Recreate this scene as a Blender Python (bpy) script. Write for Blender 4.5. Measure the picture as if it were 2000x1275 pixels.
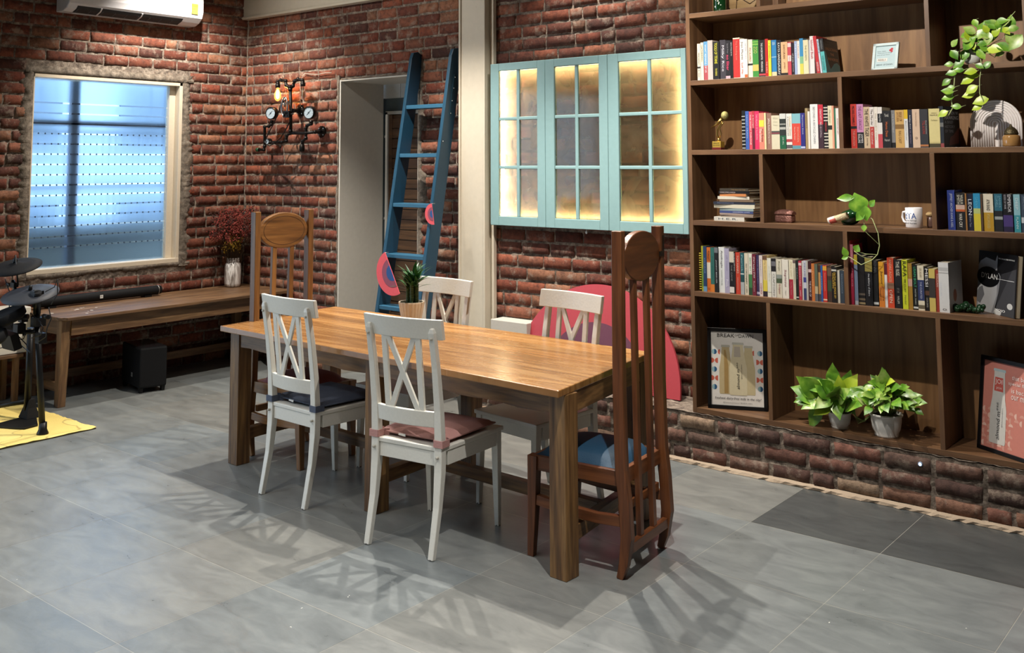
import bpy, bmesh, math, random
import numpy as np
from mathutils import Vector, Matrix, Euler

for o in list(bpy.data.objects): bpy.data.objects.remove(o)
scene = bpy.context.scene
COL = scene.collection
PI = math.pi

# ---------------------------------------------------------------- camera
FPX, PPX, PPY, EYE = 1935.3, 984.1, 145.15, 1.65
yaw, pit, rol = [math.radians(v) for v in (39.366, 5.0925, -.1424)]
cf = Vector((-math.sin(yaw)*math.cos(pit), math.cos(yaw)*math.cos(pit), math.sin(pit)))
cr = Vector((math.cos(yaw), math.sin(yaw), 0)); cu = cr.cross(cf)
cr = (cr*math.cos(rol) + cu*math.sin(rol)).normalized(); cu = cr.cross(cf).normalized()
cam = bpy.data.cameras.new('camera'); camo = bpy.data.objects.new('camera', cam); COL.objects.link(camo)
camo.matrix_world = Matrix(((cr.x, cu.x, -cf.x, 0), (cr.y, cu.y, -cf.y, 0), (cr.z, cu.z, -cf.z, EYE), (0, 0, 0, 1)))
cam.sensor_width = 36; cam.sensor_fit = 'HORIZONTAL'; cam.lens = FPX/2000*36
cam.shift_x = (1000-PPX)/2000; cam.shift_y = -(637.5-PPY)/2000
cam.clip_start = .05; cam.clip_end = 60
scene.camera = camo

def at(x, y, X=None, Y=None, Z=None):
    """point of the place seen at photo pixel x,y on the plane X=, Y= or Z="""
    d = cf + cr*((x-PPX)/FPX) + cu*((PPY-y)/FPX)
    c = Vector((0, 0, EYE))
    t = X/d.x if X is not None else (Y/d.y if Y is not None else (Z-EYE)/d.z)
    return c + d*t

# ---------------------------------------------------------------- exposure, world, lights
vs = scene.view_settings
vs.view_transform = 'Standard'; vs.look = 'None'; vs.gamma = 1; vs.use_curve_mapping = False
vs.exposure = 0.78
w = bpy.data.worlds.new('world'); scene.world = w; w.use_nodes = True
wn = w.node_tree.nodes['Background']; wn.inputs[0].default_value = (.60, .79, 1, 1); wn.inputs[1].default_value = 2.3

def spot(loc, target, power, size=.022, angle=110, blend=.6, col=(1, .93, .82)):
    l = bpy.data.lights.new('ceiling_spot', 'SPOT'); l.energy = power; l.shadow_soft_size = size
    l.spot_size = math.radians(angle); l.spot_blend = blend; l.color = col
    o = bpy.data.objects.new('ceiling_spot', l); COL.objects.link(o); o.location = loc
    o.rotation_euler = (Vector(target)-Vector(loc)).to_track_quat('-Z', 'Y').to_euler(); return o
def area(loc, rot, sx, sy, power, col=(1, 1, 1)):
    l = bpy.data.lights.new('added_fill', 'AREA'); l.shape = 'RECTANGLE'; l.size = sx; l.size_y = sy; l.energy = power; l.color = col
    o = bpy.data.objects.new('added_fill', l); COL.objects.link(o); o.location = loc; o.rotation_euler = rot; l.spread = math.radians(110); return o
ZL = 3.38
WARM = (1, .93, .83)
spot((-6.45, 4.3, ZL), (-6.9, 4.6, 1.2), 165, col=WARM)
spot((-4.73, 4.24, ZL), (-4.6, 3.9, 0), 225, col=WARM)
spot((-3.1, 4.25, ZL), (-2.9, 3.9, 0), 225, col=WARM)
spot((-3.72, 4.97, ZL), (-3.3, 4.3, 0), 60, col=WARM)
spot((-1.85, 3.1, ZL), (-1.75, 5.3, 2.2), 165, angle=86, blend=.9, col=WARM)
spot((-5.6, 3.3, ZL), (-5.7, 5.3, 1.6), 42, angle=105, col=WARM)
spot((-3.9, 2.0, ZL), (-3.9, 2.1, 0), 55, angle=84, blend=1)
spot((-1.5, 2.6, ZL), (-1.5, 2.9, 0), 240, angle=84, blend=1, col=(1, .97, .92))
area((-3.2, .6, ZL), (0, 0, 0), 3.0, .6, 30, (1, .97, .92))  # added soft fill below the ceiling, stands for no known fitting
area((-5.2, 1.0, ZL), (0, 0, 0), .6, 2.0, 16, (.8, .9, 1))  # second added fill, cool, also without a real fitting

# ---------------------------------------------------------------- materials
MATS = {}
def new_mat(name):
    m = bpy.data.materials.new(name); m.use_nodes = True
    return m, m.node_tree.nodes, m.node_tree.links, m.node_tree.nodes['Principled BSDF']
def lin(c):
    if isinstance(c, str):
        c = c.lstrip('#'); c = [int(c[i:i+2], 16)/255 for i in (0, 2, 4)]
    return tuple((v/12.92 if v <= .04045 else ((v+.055)/1.055)**2.4) for v in c[:3]) + (1,)
def flat(name, c, rough=.5, metal=0, emit=0, bump=0, bscale=60, spec=.5, coat=0):
    """c: sRGB hex of the thing's own colour"""
    if name in MATS: return MATS[name]
    m, n, l, b = new_mat(name)
    b.inputs['Base Color'].default_value = lin(c); b.inputs['Roughness'].default_value = rough
    b.inputs['Metallic'].default_value = metal; b.inputs['Specular IOR Level'].default_value = spec
    b.inputs['Coat Weight'].default_value = coat
    tc = n.new('ShaderNodeTexCoord'); nz = n.new('ShaderNodeTexNoise'); nz.inputs['Scale'].default_value = bscale
    l.new(tc.outputs['Object'], nz.inputs['Vector'])
    mx = n.new('ShaderNodeMix'); mx.data_type = 'RGBA'; mx.blend_type = 'MULTIPLY'; mx.inputs[0].default_value = .12
    mx.inputs[6].default_value = lin(c); l.new(nz.outputs['Fac'], mx.inputs[7]); l.new(mx.outputs[2], b.inputs['Base Color'])
    if bump:
        bp = n.new('ShaderNodeBump'); bp.inputs['Strength'].default_value = bump; bp.inputs['Distance'].default_value = .004
        l.new(nz.outputs['Fac'], bp.inputs['Height']); l.new(bp.outputs[0], b.inputs['Normal'])
    if emit:
        b.inputs['Emission Color'].default_value = lin(c); b.inputs['Emission Strength'].default_value = emit
    MATS[name] = m; return m
def ramp(n, pts):
    r = n.new('ShaderNodeValToRGB'); e = r.color_ramp.elements
    while len(e) < len(pts): e.new(.5)
    for k, (p, c) in enumerate(pts): e[k].position = p; e[k].color = lin(c)
    return r
def wood(name, dark, mid, light, axis='x', scale=1., rough=.45, bump=.25, knots=.3, coat=0):
    key = name+axis
    if key in MATS: return MATS[key]
    m, n, l, b = new_mat(key)
    tc = n.new('ShaderNodeTexCoord'); mp = n.new('ShaderNodeMapping')
    s = {'x': (1.2, 16, 16), 'y': (16, 1.2, 16), 'z': (16, 16, 1.2)}[axis]
    mp.inputs['Scale'].default_value = [v*scale for v in s]
    oi = n.new('ShaderNodeObjectInfo'); ad = n.new('ShaderNodeVectorMath'); ad.operation = 'ADD'
    sc = n.new('ShaderNodeVectorMath'); sc.operation = 'SCALE'; sc.inputs['Scale'].default_value = 9
    l.new(oi.outputs['Random'], sc.inputs[0]); l.new(tc.outputs['Object'], ad.inputs[0]); l.new(sc.outputs[0], ad.inputs[1])
    l.new(ad.outputs[0], mp.inputs['Vector'])
    n1 = n.new('ShaderNodeTexNoise'); n1.inputs['Scale'].default_value = 1; n1.inputs['Detail'].default_value = 6; n1.inputs['Distortion'].default_value = 1.3
    n2 = n.new('ShaderNodeTexNoise'); n2.inputs['Scale'].default_value = 5; n2.inputs['Detail'].default_value = 4
    l.new(mp.outputs[0], n1.inputs['Vector']); l.new(mp.outputs[0], n2.inputs['Vector'])
    r = ramp(n, [(.28, dark), (.5, mid), (.72, light)]); l.new(n1.outputs['Fac'], r.inputs[0])
    mx = n.new('ShaderNodeMix'); mx.data_type = 'RGBA'; mx.blend_type = 'MULTIPLY'; mx.inputs[0].default_value = knots
    r2 = ramp(n, [(.35, '#5a5048'), (.6, '#ffffff')]); l.new(n2.outputs['Fac'], r2.inputs[0])
    l.new(r.outputs[0], mx.inputs[6]); l.new(r2.outputs[0], mx.inputs[7]); l.new(mx.outputs[2], b.inputs['Base Color'])
    b.inputs['Roughness'].default_value = rough; b.inputs['Coat Weight'].default_value = coat; b.inputs['Coat Roughness'].default_value = .2
    bp = n.new('ShaderNodeBump'); bp.inputs['Strength'].default_value = bump; bp.inputs['Distance'].default_value = .002
    l.new(n2.outputs['Fac'], bp.inputs['Height']); l.new(bp.outputs[0], b.inputs['Normal'])
    MATS[key] = m; return m
def W_table(a): return wood('table_teak', '#7a4d24', '#a56d38', '#c08850', a, 1, .28, .12, .25)
def W_tableleg(a): return wood('table_leg_wood', '#4c3219', '#71502c', '#8e6a3e', a, 1, .5, .3, .45)
def W_chair(a): return wood('chair_rosewood', '#4a2815', '#6b3d20', '#84502c', a, 1, .4, .15, .3)
def W_chair2(a): return wood('chair_honeywood', '#563619', '#7a5229', '#94693a', a, 1, .4, .15, .3)
def W_shelf(a): return wood('shelf_walnut', '#523a28', '#674a32', '#785a3f', a, 1.3, .42, .06, .15)
def W_bench(a): return wood('bench_wood', '#503a27', '#6e5035', '#8f6e4b', a, .8, .5, .5, .5)
def W_white(a='z'): return flat('white_chair_paint', '#dcd9cf', .38, bump=.12, bscale=90)

def vcol_mat(name, rough, bump, bscale, mixn=.5, smear=None):
    """base colour from the per-face colour of the pieces, mottled by noise"""
    m, n, l, b = new_mat(name)
    at_ = n.new('ShaderNodeAttribute'); at_.attribute_name = 'Col'
    tc = n.new('ShaderNodeTexCoord'); nz = n.new('ShaderNodeTexNoise'); nz.inputs['Scale'].default_value = bscale; nz.inputs['Detail'].default_value = 8; nz.inputs['Roughness'].default_value = .7
    l.new(tc.outputs['Object'], nz.inputs['Vector'])
    r = ramp(n, [(.3, '#6a5a52'), (.52, '#d8d2cc'), (.75, '#ffffff')]); l.new(nz.outputs['Fac'], r.inputs[0])
    mx = n.new('ShaderNodeMix'); mx.data_type = 'RGBA'; mx.blend_type = 'MULTIPLY'; mx.inputs[0].default_value = mixn
    l.new(at_.outputs['Color'], mx.inputs[6]); l.new(r.outputs[0], mx.inputs[7])
    out = mx.outputs[2]
    if smear:
        n3 = n.new('ShaderNodeTexNoise'); n3.inputs['Scale'].default_value = smear[0]; n3.inputs['Detail'].default_value = 9; n3.inputs['Roughness'].default_value = .75
        l.new(tc.outputs['Object'], n3.inputs['Vector'])
        r3 = ramp(n, [(smear[1], '#000000'), (smear[1]+.1, '#ffffff')]); l.new(n3.outputs['Fac'], r3.inputs[0])
        m2 = n.new('ShaderNodeMix'); m2.data_type = 'RGBA'; sm = n.new('ShaderNodeMath'); sm.operation = 'MULTIPLY'; sm.inputs[1].default_value = smear[3]
        l.new(r3.outputs[0], sm.inputs[0]); l.new(sm.outputs[0], m2.inputs[0])
        l.new(out, m2.inputs[6]); m2.inputs[7].default_value = lin(smear[2]); out = m2.outputs[2]
    l.new(out, b.inputs['Base Color']); b.inputs['Roughness'].default_value = rough
    bp = n.new('ShaderNodeBump'); bp.inputs['Strength'].default_value = bump; bp.inputs['Distance'].default_value = .006
    l.new(nz.outputs['Fac'], bp.inputs['Height']); l.new(bp.outputs[0], b.inputs['Normal'])
    return m, n, l, b
BRICK = vcol_mat('brick_clay', .88, 1.0, 30, .85, (9, .53, '#8f8072', .62))[0]
def rough_mortar(name, a, b2, c, sc):
    m, n, l, b = new_mat(name); tc = n.new('ShaderNodeTexCoord'); nz = n.new('ShaderNodeTexNoise'); nz.inputs['Scale'].default_value = sc; nz.inputs['Detail'].default_value = 10; nz.inputs['Roughness'].default_value = .75
    l.new(tc.outputs['Object'], nz.inputs['Vector']); r = ramp(n, [(.36, a), (.5, b2), (.64, c)]); l.new(nz.outputs['Fac'], r.inputs[0]); l.new(r.outputs[0], b.inputs['Base Color']); b.inputs['Roughness'].default_value = .97
    bp = n.new('ShaderNodeBump'); bp.inputs['Strength'].default_value = 1; bp.inputs['Distance'].default_value = .012; l.new(nz.outputs['Fac'], bp.inputs['Height']); l.new(bp.outputs[0], b.inputs['Normal']); return m
MORTAR = rough_mortar('mortar', '#4a4039', '#7c6f63', '#a59889', 26)
CEMENT = rough_mortar('cement_plaster', '#4f463d', '#72675b', '#94887a', 20)
UNSEEN = flat('dull_brown_plaster', '#6b5a4e', .9)
PLASTER = flat('white_plaster', '#c9c4ba', .8, bump=.15, bscale=30)
CREAM = flat('cream_paint', '#cdc3b0', .55, bump=.1, bscale=25)

# ---------------------------------------------------------------- mesh helpers
class MB:
    def __init__(s): s.v = []; s.f = []; s.mi = []; s.m = 0; s.smooth = []
    def add(s, vs, fs, sm=False):
        b = len(s.v); s.v += [tuple(v) for v in vs]
        for f in fs: s.f.append([b+i for i in f]); s.mi.append(s.m); s.smooth.append(sm)
        return s
    def box(s, c, d, rot=None):
        c = Vector(c); h = Vector(d)/2; vs = []
        for k in range(8):
            p = Vector((h.x*(1 if k & 1 else -1), h.y*(1 if k & 2 else -1), h.z*(1 if k & 4 else -1)))
            if rot is not None: p = rot @ p
            vs.append(c+p)
        return s.add(vs, [(0, 2, 3, 1), (4, 5, 7, 6), (0, 1, 5, 4), (2, 6, 7, 3), (0, 4, 6, 2), (1, 3, 7, 5)])
    def bb(s, x0, x1, y0, y1, z0, z1): return s.box(((x0+x1)/2, (y0+y1)/2, (z0+z1)/2), (x1-x0, y1-y0, z1-z0))
    def loft(s, rings, cap=True, sm=False, closed=True):
        n = len(rings[0]); b = len(s.v); fs = []
        vs = [p for r in rings for p in r]
        for i in range(len(rings)-1):
            for j in range(n if closed else n-1):
                k = (j+1) % n
                fs.append((i*n+j, i*n+k, (i+1)*n+k, (i+1)*n+j))
        s.add(vs, fs, sm)
        if cap:
            s.f.append([b+i for i in range(n)][::-1]); s.mi.append(s.m); s.smooth.append(False)
            e = b+(len(rings)-1)*n; s.f.append([e+i for i in range(n)]); s.mi.append(s.m); s.smooth.append(False)
        return s
    def path(s, pts, w, d, side=(1, 0, 0), ws=None):
        """rectangular bar swept along pts; w across 'side', d the other way"""
        pts = [Vector(p) for p in pts]; rings = []; side = Vector(side)
        for i, p in enumerate(pts):
            t = (pts[min(i+1, len(pts)-1)]-pts[max(i-1, 0)]).normalized()
            sd = (side - t*side.dot(t)).normalized(); up = t.cross(sd)
            k = ws[i] if ws else 1
            a = sd*(w/2*k); c = up*(d/2*k)
            rings.append([p-a-c, p+a-c, p+a+c, p-a+c])
        return s.loft(rings)
    def tube(s, pts, r, n=8, cap=True):
        pts = [Vector(p) for p in pts]; rings = []
        rr = r if isinstance(r, (list, tuple)) else [r]*len(pts)
        ref = None
        for i, p in enumerate(pts):
            t = (pts[min(i+1, len(pts)-1)]-pts[max(i-1, 0)]).normalized()
            if ref is None: ref = Vector((0, 0, 1)) if abs(t.z) < .9 else Vector((1, 0, 0))
            a = (ref - t*ref.dot(t)).normalized(); ref = a; b = t.cross(a)
            rings.append([p + (a*math.cos(2*PI*k/n)+b*math.sin(2*PI*k/n))*rr[i] for k in range(n)])
        return s.loft(rings, cap, True)
    def lathe(s, prof, c=(0, 0, 0), n=24, ax='z', cap=True):
        c = Vector(c); rings = []
        for r, h in prof:
            ring = []
            for k in range(n):
                a = 2*PI*k/n; p = (r*math.cos(a), r*math.sin(a), h)
                if ax == 'y': p = (p[0], -p[2], p[1])
                if ax == 'x': p = (p[2], p[0], p[1])
                ring.append(c+Vector(p))
            rings.append(ring)
        return s.loft(rings, cap, True)
    def prism(s, poly, off):
        """poly: list of 3-D points, off: extrusion vector"""
        n = len(poly); off = Vector(off); poly = [Vector(p) for p in poly]
        fs = [list(range(n))[::-1], [n+i for i in range(n)]]
        for i in range(n): fs.append([i, (i+1) % n, n+(i+1) % n, n+i])
        return s.add(poly+[p+off for p in poly], fs)
    def sphere(s, c, r, n=12, m=8):
        c = Vector(c); r = Vector(r) if not isinstance(r, (int, float)) else Vector((r, r, r)); rings = []
        for i in range(1, m):
            a = PI*i/m; rings.append([c+Vector((r.x*math.sin(a)*math.cos(2*PI*k/n), r.y*math.sin(a)*math.sin(2*PI*k/n), -r.z*math.cos(a))) for k in range(n)])
        b = len(s.v); s.loft(rings, False, True)
        s.v += [tuple(c-Vector((0, 0, r.z))), tuple(c+Vector((0, 0, r.z)))]; e = b+(m-2)*n
        for k in range(n):
            s.f.append([b+(k+1) % n, b+k, b+(m-1)*n]); s.f.append([e+k, e+(k+1) % n, b+(m-1)*n+1]); s.mi += [s.m]*2; s.smooth += [True]*2
        return s
    def build(s, name, mats, parent=None, bevel=0, loc=None):
        me = bpy.data.meshes.new(name); me.from_pydata(s.v, [], s.f); me.validate(verbose=False)
        if not isinstance(mats, (list, tuple)): mats = [mats]
        for m in mats: me.materials.append(m)
        if len(me.polygons) == len(s.f):
            me.polygons.foreach_set('material_index', s.mi); me.polygons.foreach_set('use_smooth', s.smooth)
        bm = bmesh.new(); bm.from_mesh(me); bmesh.ops.recalc_face_normals(bm, faces=bm.faces); bm.to_mesh(me); bm.free()
        me.update()
        o = bpy.data.objects.new(name, me); COL.objects.link(o)
        if parent is not None: o.parent = parent
        if loc: o.location = loc
        if bevel:
            b = o.modifiers.new('bevel', 'BEVEL'); b.width = bevel; b.segments = 2; b.limit_method = 'ANGLE'; b.angle_limit = math.radians(40)
        return o
def tag(o, label=None, cat=None, group=None, kind=None):
    if label: o['label'] = label
    if cat: o['category'] = cat
    if group: o['group'] = group
    if kind: o['kind'] = kind
    return o
def thing(name, label, cat, loc=(0, 0, 0), rz=0, group=None):
    o = bpy.data.objects.new(name, None); COL.objects.link(o); o.location = loc; o.rotation_euler = (0, 0, rz); o.empty_display_size = .1
    return tag(o, label, cat, group)
def struct(o): o['kind'] = 'structure'; return o
def kids(o): return [c for c in COL.objects if c.parent == o]
def copy_tree(o, parent=None):
    ch = kids(o); c = o.copy(); COL.objects.link(c); c.parent = parent
    for k in ch: copy_tree(k, c)
    return c
_tc = {}
def text_geo(s):
    """verts (unit box 0..1 x 0..1), faces and aspect of a line of text"""
    if s in _tc: return _tc[s]
    cu_ = bpy.data.curves.new('t', 'FONT'); cu_.body = s; cu_.resolution_u = 2
    ob = bpy.data.objects.new('t', cu_); COL.objects.link(ob)
    dg = bpy.context.evaluated_depsgraph_get(); me = bpy.data.meshes.new_from_object(ob.evaluated_get(dg))
    v = [tuple(p.co) for p in me.vertices]; f = [list(p.vertices) for p in me.polygons]
    bpy.data.objects.remove(ob); bpy.data.curves.remove(cu_); bpy.data.meshes.remove(me)
    x0 = min(p[0] for p in v); x1 = max(p[0] for p in v); y0 = min(p[1] for p in v); y1 = max(p[1] for p in v)
    v = [((p[0]-x0)/(x1-x0), (p[1]-y0)/(y1-y0)) for p in v]
    _tc[s] = (v, f, (x1-x0)/(y1-y0)); return _tc[s]
def put_text(mb, s, o, right, up, w, h, italic=0):
    """writes s into mb in the box at origin o (lower left), w along right, h along up"""
    v, f, a = text_geo(s); o = Vector(o); r = Vector(right).normalized(); u = Vector(up).normalized()
    mb.add([o + r*(p[0]*w + p[1]*h*italic) + u*(p[1]*h) for p in v], f)
def disc(mb, o, n, u, r, seg=20, a0=0, a1=2*PI, th=.0005):
    """flat disc or half disc centred o, normal n, u the zero direction"""
    n = Vector(n).normalized(); u = Vector(u).normalized(); w_ = n.cross(u); o = Vector(o)
    full = abs(a1-a0-2*PI) < 1e-6; k = seg if full else seg+1
    poly = [o+(u*math.cos(a0+(a1-a0)*i/seg)+w_*math.sin(a0+(a1-a0)*i/seg))*r for i in range(k)]
    mb.prism(poly, n*th)

# ---------------------------------------------------------------- the room
XW, YB, XR, YF = -7.32, 5.33, 2.6, -3.0      # left wall, back wall, far limits
random.seed(4)
def in_hole(u0, u1, v0, v1, holes):
    out = [(u0, u1)]
    for a, b, c, d in holes:
        if v1 <= c+.01 or v0 >= d-.01: continue
        nx = []
        for p, q in out:
            if q <= a or p >= b: nx.append((p, q)); continue
            if p < a-.03: nx.append((p, a))
            if q > b+.03: nx.append((b, q))
        out = nx
    return out
def brick_wall(name, origin, ud, nd, W, H, holes=(), seed=1, v0=0, tone='red', course=.0865, L=.222, rough=1.0, mholes=None, gap=.010):
    """individual rounded rough bricks standing proud of a mortar bed; one mesh"""
    rnd = random.Random(seed); o = Vector(origin); ud = Vector(ud); nd = Vector(nd); zd = Vector((0, 0, 1))
    V = []; F = []; C = []
    pal = {'red': ['#7f4531', '#8c4e38', '#7a3d2a', '#6c3b2d', '#8f5842', '#5f362b', '#7a4533', '#94654c'],
           'old': ['#745549', '#7a5246', '#67483f', '#82604f', '#70584e', '#8a6e5c', '#5f453e', '#96816d']}[tone]
    row = 0; z = v0
    def brick(u0, u1, z0, z1, col):
        nu, nv = 9, 5; b = len(V); dpt = .005+rnd.random()*.008*rough; tu = (rnd.random()-.5)*.006; tv = (rnd.random()-.5)*.004
        for j in range(nv):
            for i in range(nu):
                fu = i/(nu-1); fv = j/(nv-1); edge = min(i, nu-1-i, j, nv-1-j)
                mu = [0, .018, .16, .33, .5, .67, .84, .982, 1][i]; mv = [0, .055, .5, .945, 1][j]
                x = u0+(u1-u0)*mu; y = z0+(z1-z0)*mv
                if edge == 0: dp = -.012; x += (rnd.random()-.5)*.003
                else: dp = dpt+tu*(fu-.5)*2+tv*(fv-.5)*2+(rnd.random()-.5)*.003*rough-(.0015 if edge == 1 else 0)
                y += (rnd.random()-.5)*.005*rough
                x += (rnd.random()-.5)*.006*rough
                V.append(o+ud*x+zd*y+nd*dp)
        for j in range(nv-1):
            for i in range(nu-1):
                F.append((b+j*nu+i, b+j*nu+i+1, b+(j+1)*nu+i+1, b+(j+1)*nu+i)); C.append(col)
    while z < v0+H-.02:
        zt = min(z+course-gap, v0+H)
        u = -L*(.5 if row % 2 else 0)+rnd.random()*.03-.02
        while u < W:
            ln = L*(.9+rnd.random()*.2)
            if rnd.random() < .13: ln = L*.5
            a, b_ = max(u, 0), min(u+ln-gap-.001, W)
            if b_-a > .03:
                c = list(lin(rnd.choice(pal))); k = .72+rnd.random()*.5
                if rnd.random() < .08: k *= .62
                c = [min(1, q*k) for q in c[:3]]+[1]
                for p, q in in_hole(a, b_, z, zt, holes): brick(p, q, z+rnd.random()*.003, zt-rnd.random()*.003, c)
            u += ln
        z += course; row += 1
    # mortar bed, in cells so that the openings stay open
    nb = len(F)
    holes = mholes or holes
    us = sorted(set([0, W]+[max(0, min(W, q)) for h in holes for q in h[:2]])); vs_ = sorted(set([v0, v0+H]+[max(v0, min(v0+H, q)) for h in holes for q in h[2:]]))
    for i in range(len(us)-1):
        for j in range(len(vs_)-1):
            cu0, cu1, cv0, cv1 = us[i], us[i+1], vs_[j], vs_[j+1]; mu, mv = (cu0+cu1)/2, (cv0+cv1)/2
            if any(h[0] < mu < h[1] and h[2] < mv < h[3] for h in holes): continue
            nx = max(1, int((cu1-cu0)/.03)); ny = max(1, int((cv1-cv0)/.02)); b = len(V)
            for q in range(ny+1):
                for p in range(nx+1):
                    e = 0 if p in (0, nx) or q in (0, ny) else 1
                    V.append(o+ud*(cu0+(cu1-cu0)*p/nx)+zd*(cv0+(cv1-cv0)*q/ny)+nd*((rnd.random()-.45)*.007*e*rough))
            for q in range(ny):
                for p in range(nx):
                    k0 = b+q*(nx+1)+p; F.append((k0, k0+1, k0+nx+2, k0+nx+1)); C.append((1, 1, 1, 1))
    me = bpy.data.meshes.new(name); me.from_pydata([tuple(v) for v in V], [], F)
    me.materials.append(BRICK); me.materials.append(MORTAR)
    me.polygons.foreach_set('material_index', [0]*nb+[1]*(len(F)-nb)); me.polygons.foreach_set('use_smooth', [True]*nb+[False]*(len(F)-nb))
    ca = me.color_attributes.new('Col', 'FLOAT_COLOR', 'CORNER')
    ca.data.foreach_set('color', np.repeat(np.array(C, dtype=np.float32), 4, axis=0).ravel())
    me.update(); ob = bpy.data.objects.new(name, me); COL.objects.link(ob); return struct(ob)

WY0, WY1, WZ0, WZ1 = 3.434, 4.682, .842, 2.321     # window opening in the left wall
DX0, DX1, DZ = -6.06, -5.20, 2.305                 # door opening in the back wall
# left wall: brick in view, with the window and, nearer the camera, a glazed opening out of view
brick_wall('wall_left', (XW, 2.75, 0), (0, 1, 0), (1, 0, 0), YB-2.75, 3.4, [(WY0-2.75-.055, WY1-2.75+.07, WZ0-.03, WZ1+.05)], 3, mholes=[(WY0-2.75, WY1-2.75, WZ0, WZ1)])
mb = MB()
mb.bb(XW-.05, XW, YF, -.4, 0, 3.4); mb.bb(XW-.05, XW, 2.0, 2.76, 0, 3.4); mb.bb(XW-.05, XW, -.4, 2.0, 2.5, 3.4)
struct(mb.build('wall_left', PLASTER))
brick_wall('wall_back', (XW, YB, 0), (1, 0, 0), (0, -1, 0), 7.1, 3.4, [(DX0-XW-.02, DX1-XW+.0, 0, DZ+.01), (-4.713-XW, -4.47-XW, 0, 3.4)], 8)
mb = MB(); mb.bb(-.23, XR, YB, YB+.05, 0, 3.4); struct(mb.build('wall_back', PLASTER))
mb = MB(); mb.bb(XR, XR+.05, YF, YB+.05, 0, 3.4); struct(mb.build('wall_right', UNSEEN))
mb = MB(); mb.bb(XW-.05, XR+.05, YF-.05, YF, 0, 3.4); struct(mb.build('wall_front', UNSEEN))
mb = MB(); mb.bb(XW-.35, XR+.05, YF-.05, YB+.6, 3.4, 3.45); struct(mb.build('ceiling', flat('ceiling_grey', '#8f8a82', .9)))
# brick plinth under the bookshelf, with the lime line along its foot
brick_wall('trim_1', (-4.38, 5.006, .02), (1, 0, 0), (0, -1, 0), 3.9, .25, [], 21, tone='old', course=.0835, L=.245, rough=1.15, gap=.017)
mb = MB(); nx = 130
rnd = random.Random(5)
prev = [[(-4.38+3.9*i/nx, y, .270+rnd.random()*.008) for y in (4.998+rnd.random()*.004, 5.06, 5.15, 5.24, YB)] for i in range(nx+1)]
vsx = [p for r in prev for p in r]
mb.add(vsx, [(i*5+j, i*5+j+1, (i+1)*5+j+1, (i+1)*5+j) for i in range(nx) for j in range(4)])
mb.bb(-4.385, -4.38, 5.0, YB, 0, .27)
struct(mb.build('trim_2', MORTAR))
mb = MB(); rings = []
for i in range(nx+1):
    x = -4.38+3.9*i/nx; a = 4.966+rnd.random()*.018; rings.append([(x, a, .0015), (x, 4.975+rnd.random()*.006, .012+rnd.random()*.005), (x, 5.003, .022), (x, 5.01, 0)])
mb.loft(rings); struct(mb.build('trim_3', flat('lime_line', '#a5937f', .95, bump=.8, bscale=60)))

# floor: square grey stone tiles, each with its own tone, fine pale joints
TX, TY, SX, SY = -.945, 4.985, .59, .6130
mb = MB(); cols = []; rnd = random.Random(11)
tone = {}
i0 = math.floor((XW-TX)/SX); i1 = math.ceil((XR-TX)/SX); j0 = math.floor((YF-TY)/SY); j1 = 2
for i in range(i0, i1):
    for j in range(j0, j1):
        x0 = TX+i*SX; y0 = TY+j*SY; g = .0014
        t = .36+rnd.random()*.03; hue = rnd.random()
        if (i, j) in ((-2, -1), (-1, -1), (0, -1)): t = .225+.015*rnd.random(); hue = .1
        if (i, j) in ((-2, -2), (-1, -2), (-1, -3), (-2, -3)): t = .38; hue = .2
        c = (t*(.965+.05*hue), t*(1.01), t*(1.025-.05*hue))
        c = [((q+.055)/1.055)**2.4 if False else q*q*1.55+.01 for q in c]+[1]
        a, b, c0, d = max(x0+g, XW-.02), min(x0+SX-g, XR), max(y0+g*1.25, YF), min(y0+SY-g*1.25, YB+.6)
        if b-a < .01 or d-c0 < .01: continue
        mb.add([(a, c0, 0), (b, c0, 0), (b, d, 0), (a, d, 0)], [(0, 1, 2, 3)]); cols.append(c)
mb.add([(XW-.4, YF, -.0005), (XR, YF, -.0005), (XR, YB+.6, -.0005), (XW-.4, YB+.6, -.0005)], [(0, 1, 2, 3)]); cols.append((.43, .42, .38, 1))
m, n, l, b = new_mat('stone_floor')
a_ = n.new('ShaderNodeAttribute'); a_.attribute_name = 'Col'; tc = n.new('ShaderNodeTexCoord')
n1 = n.new('ShaderNodeTexNoise'); n1.inputs['Scale'].default_value = 4.2; n1.inputs['Detail'].default_value = 12; n1.inputs['Roughness'].default_value = .7; n1.inputs['Distortion'].default_value = .6
mp = n.new('ShaderNodeMapping'); mp.inputs['Scale'].default_value = (1, 2.4, 1); mp.inputs['Rotation'].default_value = (0, 0, .3)
l.new(tc.outputs['Object'], mp.inputs[0]); l.new(mp.outputs[0], n1.inputs['Vector'])
r = ramp(n, [(.3, '#b0b2b2'), (.5, '#d2d3d2'), (.72, '#f2f2ee')]); l.new(n1.outputs['Fac'], r.inputs[0])
mx = n.new('ShaderNodeMix'); mx.data_type = 'RGBA'; mx.blend_type = 'MULTIPLY'; mx.inputs[0].default_value = .8
l.new(a_.outputs['Color'], mx.inputs[6]); l.new(r.outputs[0], mx.inputs[7])
vo = n.new('ShaderNodeTexNoise'); vo.inputs['Scale'].default_value = 23; vo.inputs['Detail'].default_value = 3; l.new(tc.outputs['Object'], vo.inputs['Vector'])
r2 = ramp(n, [(.765, '#000000'), (.78, '#ffffff')]); l.new(vo.outputs['Fac'], r2.inputs[0])
m2 = n.new('ShaderNodeMix'); m2.data_type = 'RGBA'; l.new(r2.outputs[0], m2.inputs[0]); l.new(mx.outputs[2], m2.inputs[6]); m2.inputs[7].default_value = (.7, .68, .62, 1)
l.new(m2.outputs[2], b.inputs['Base Color'])
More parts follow.
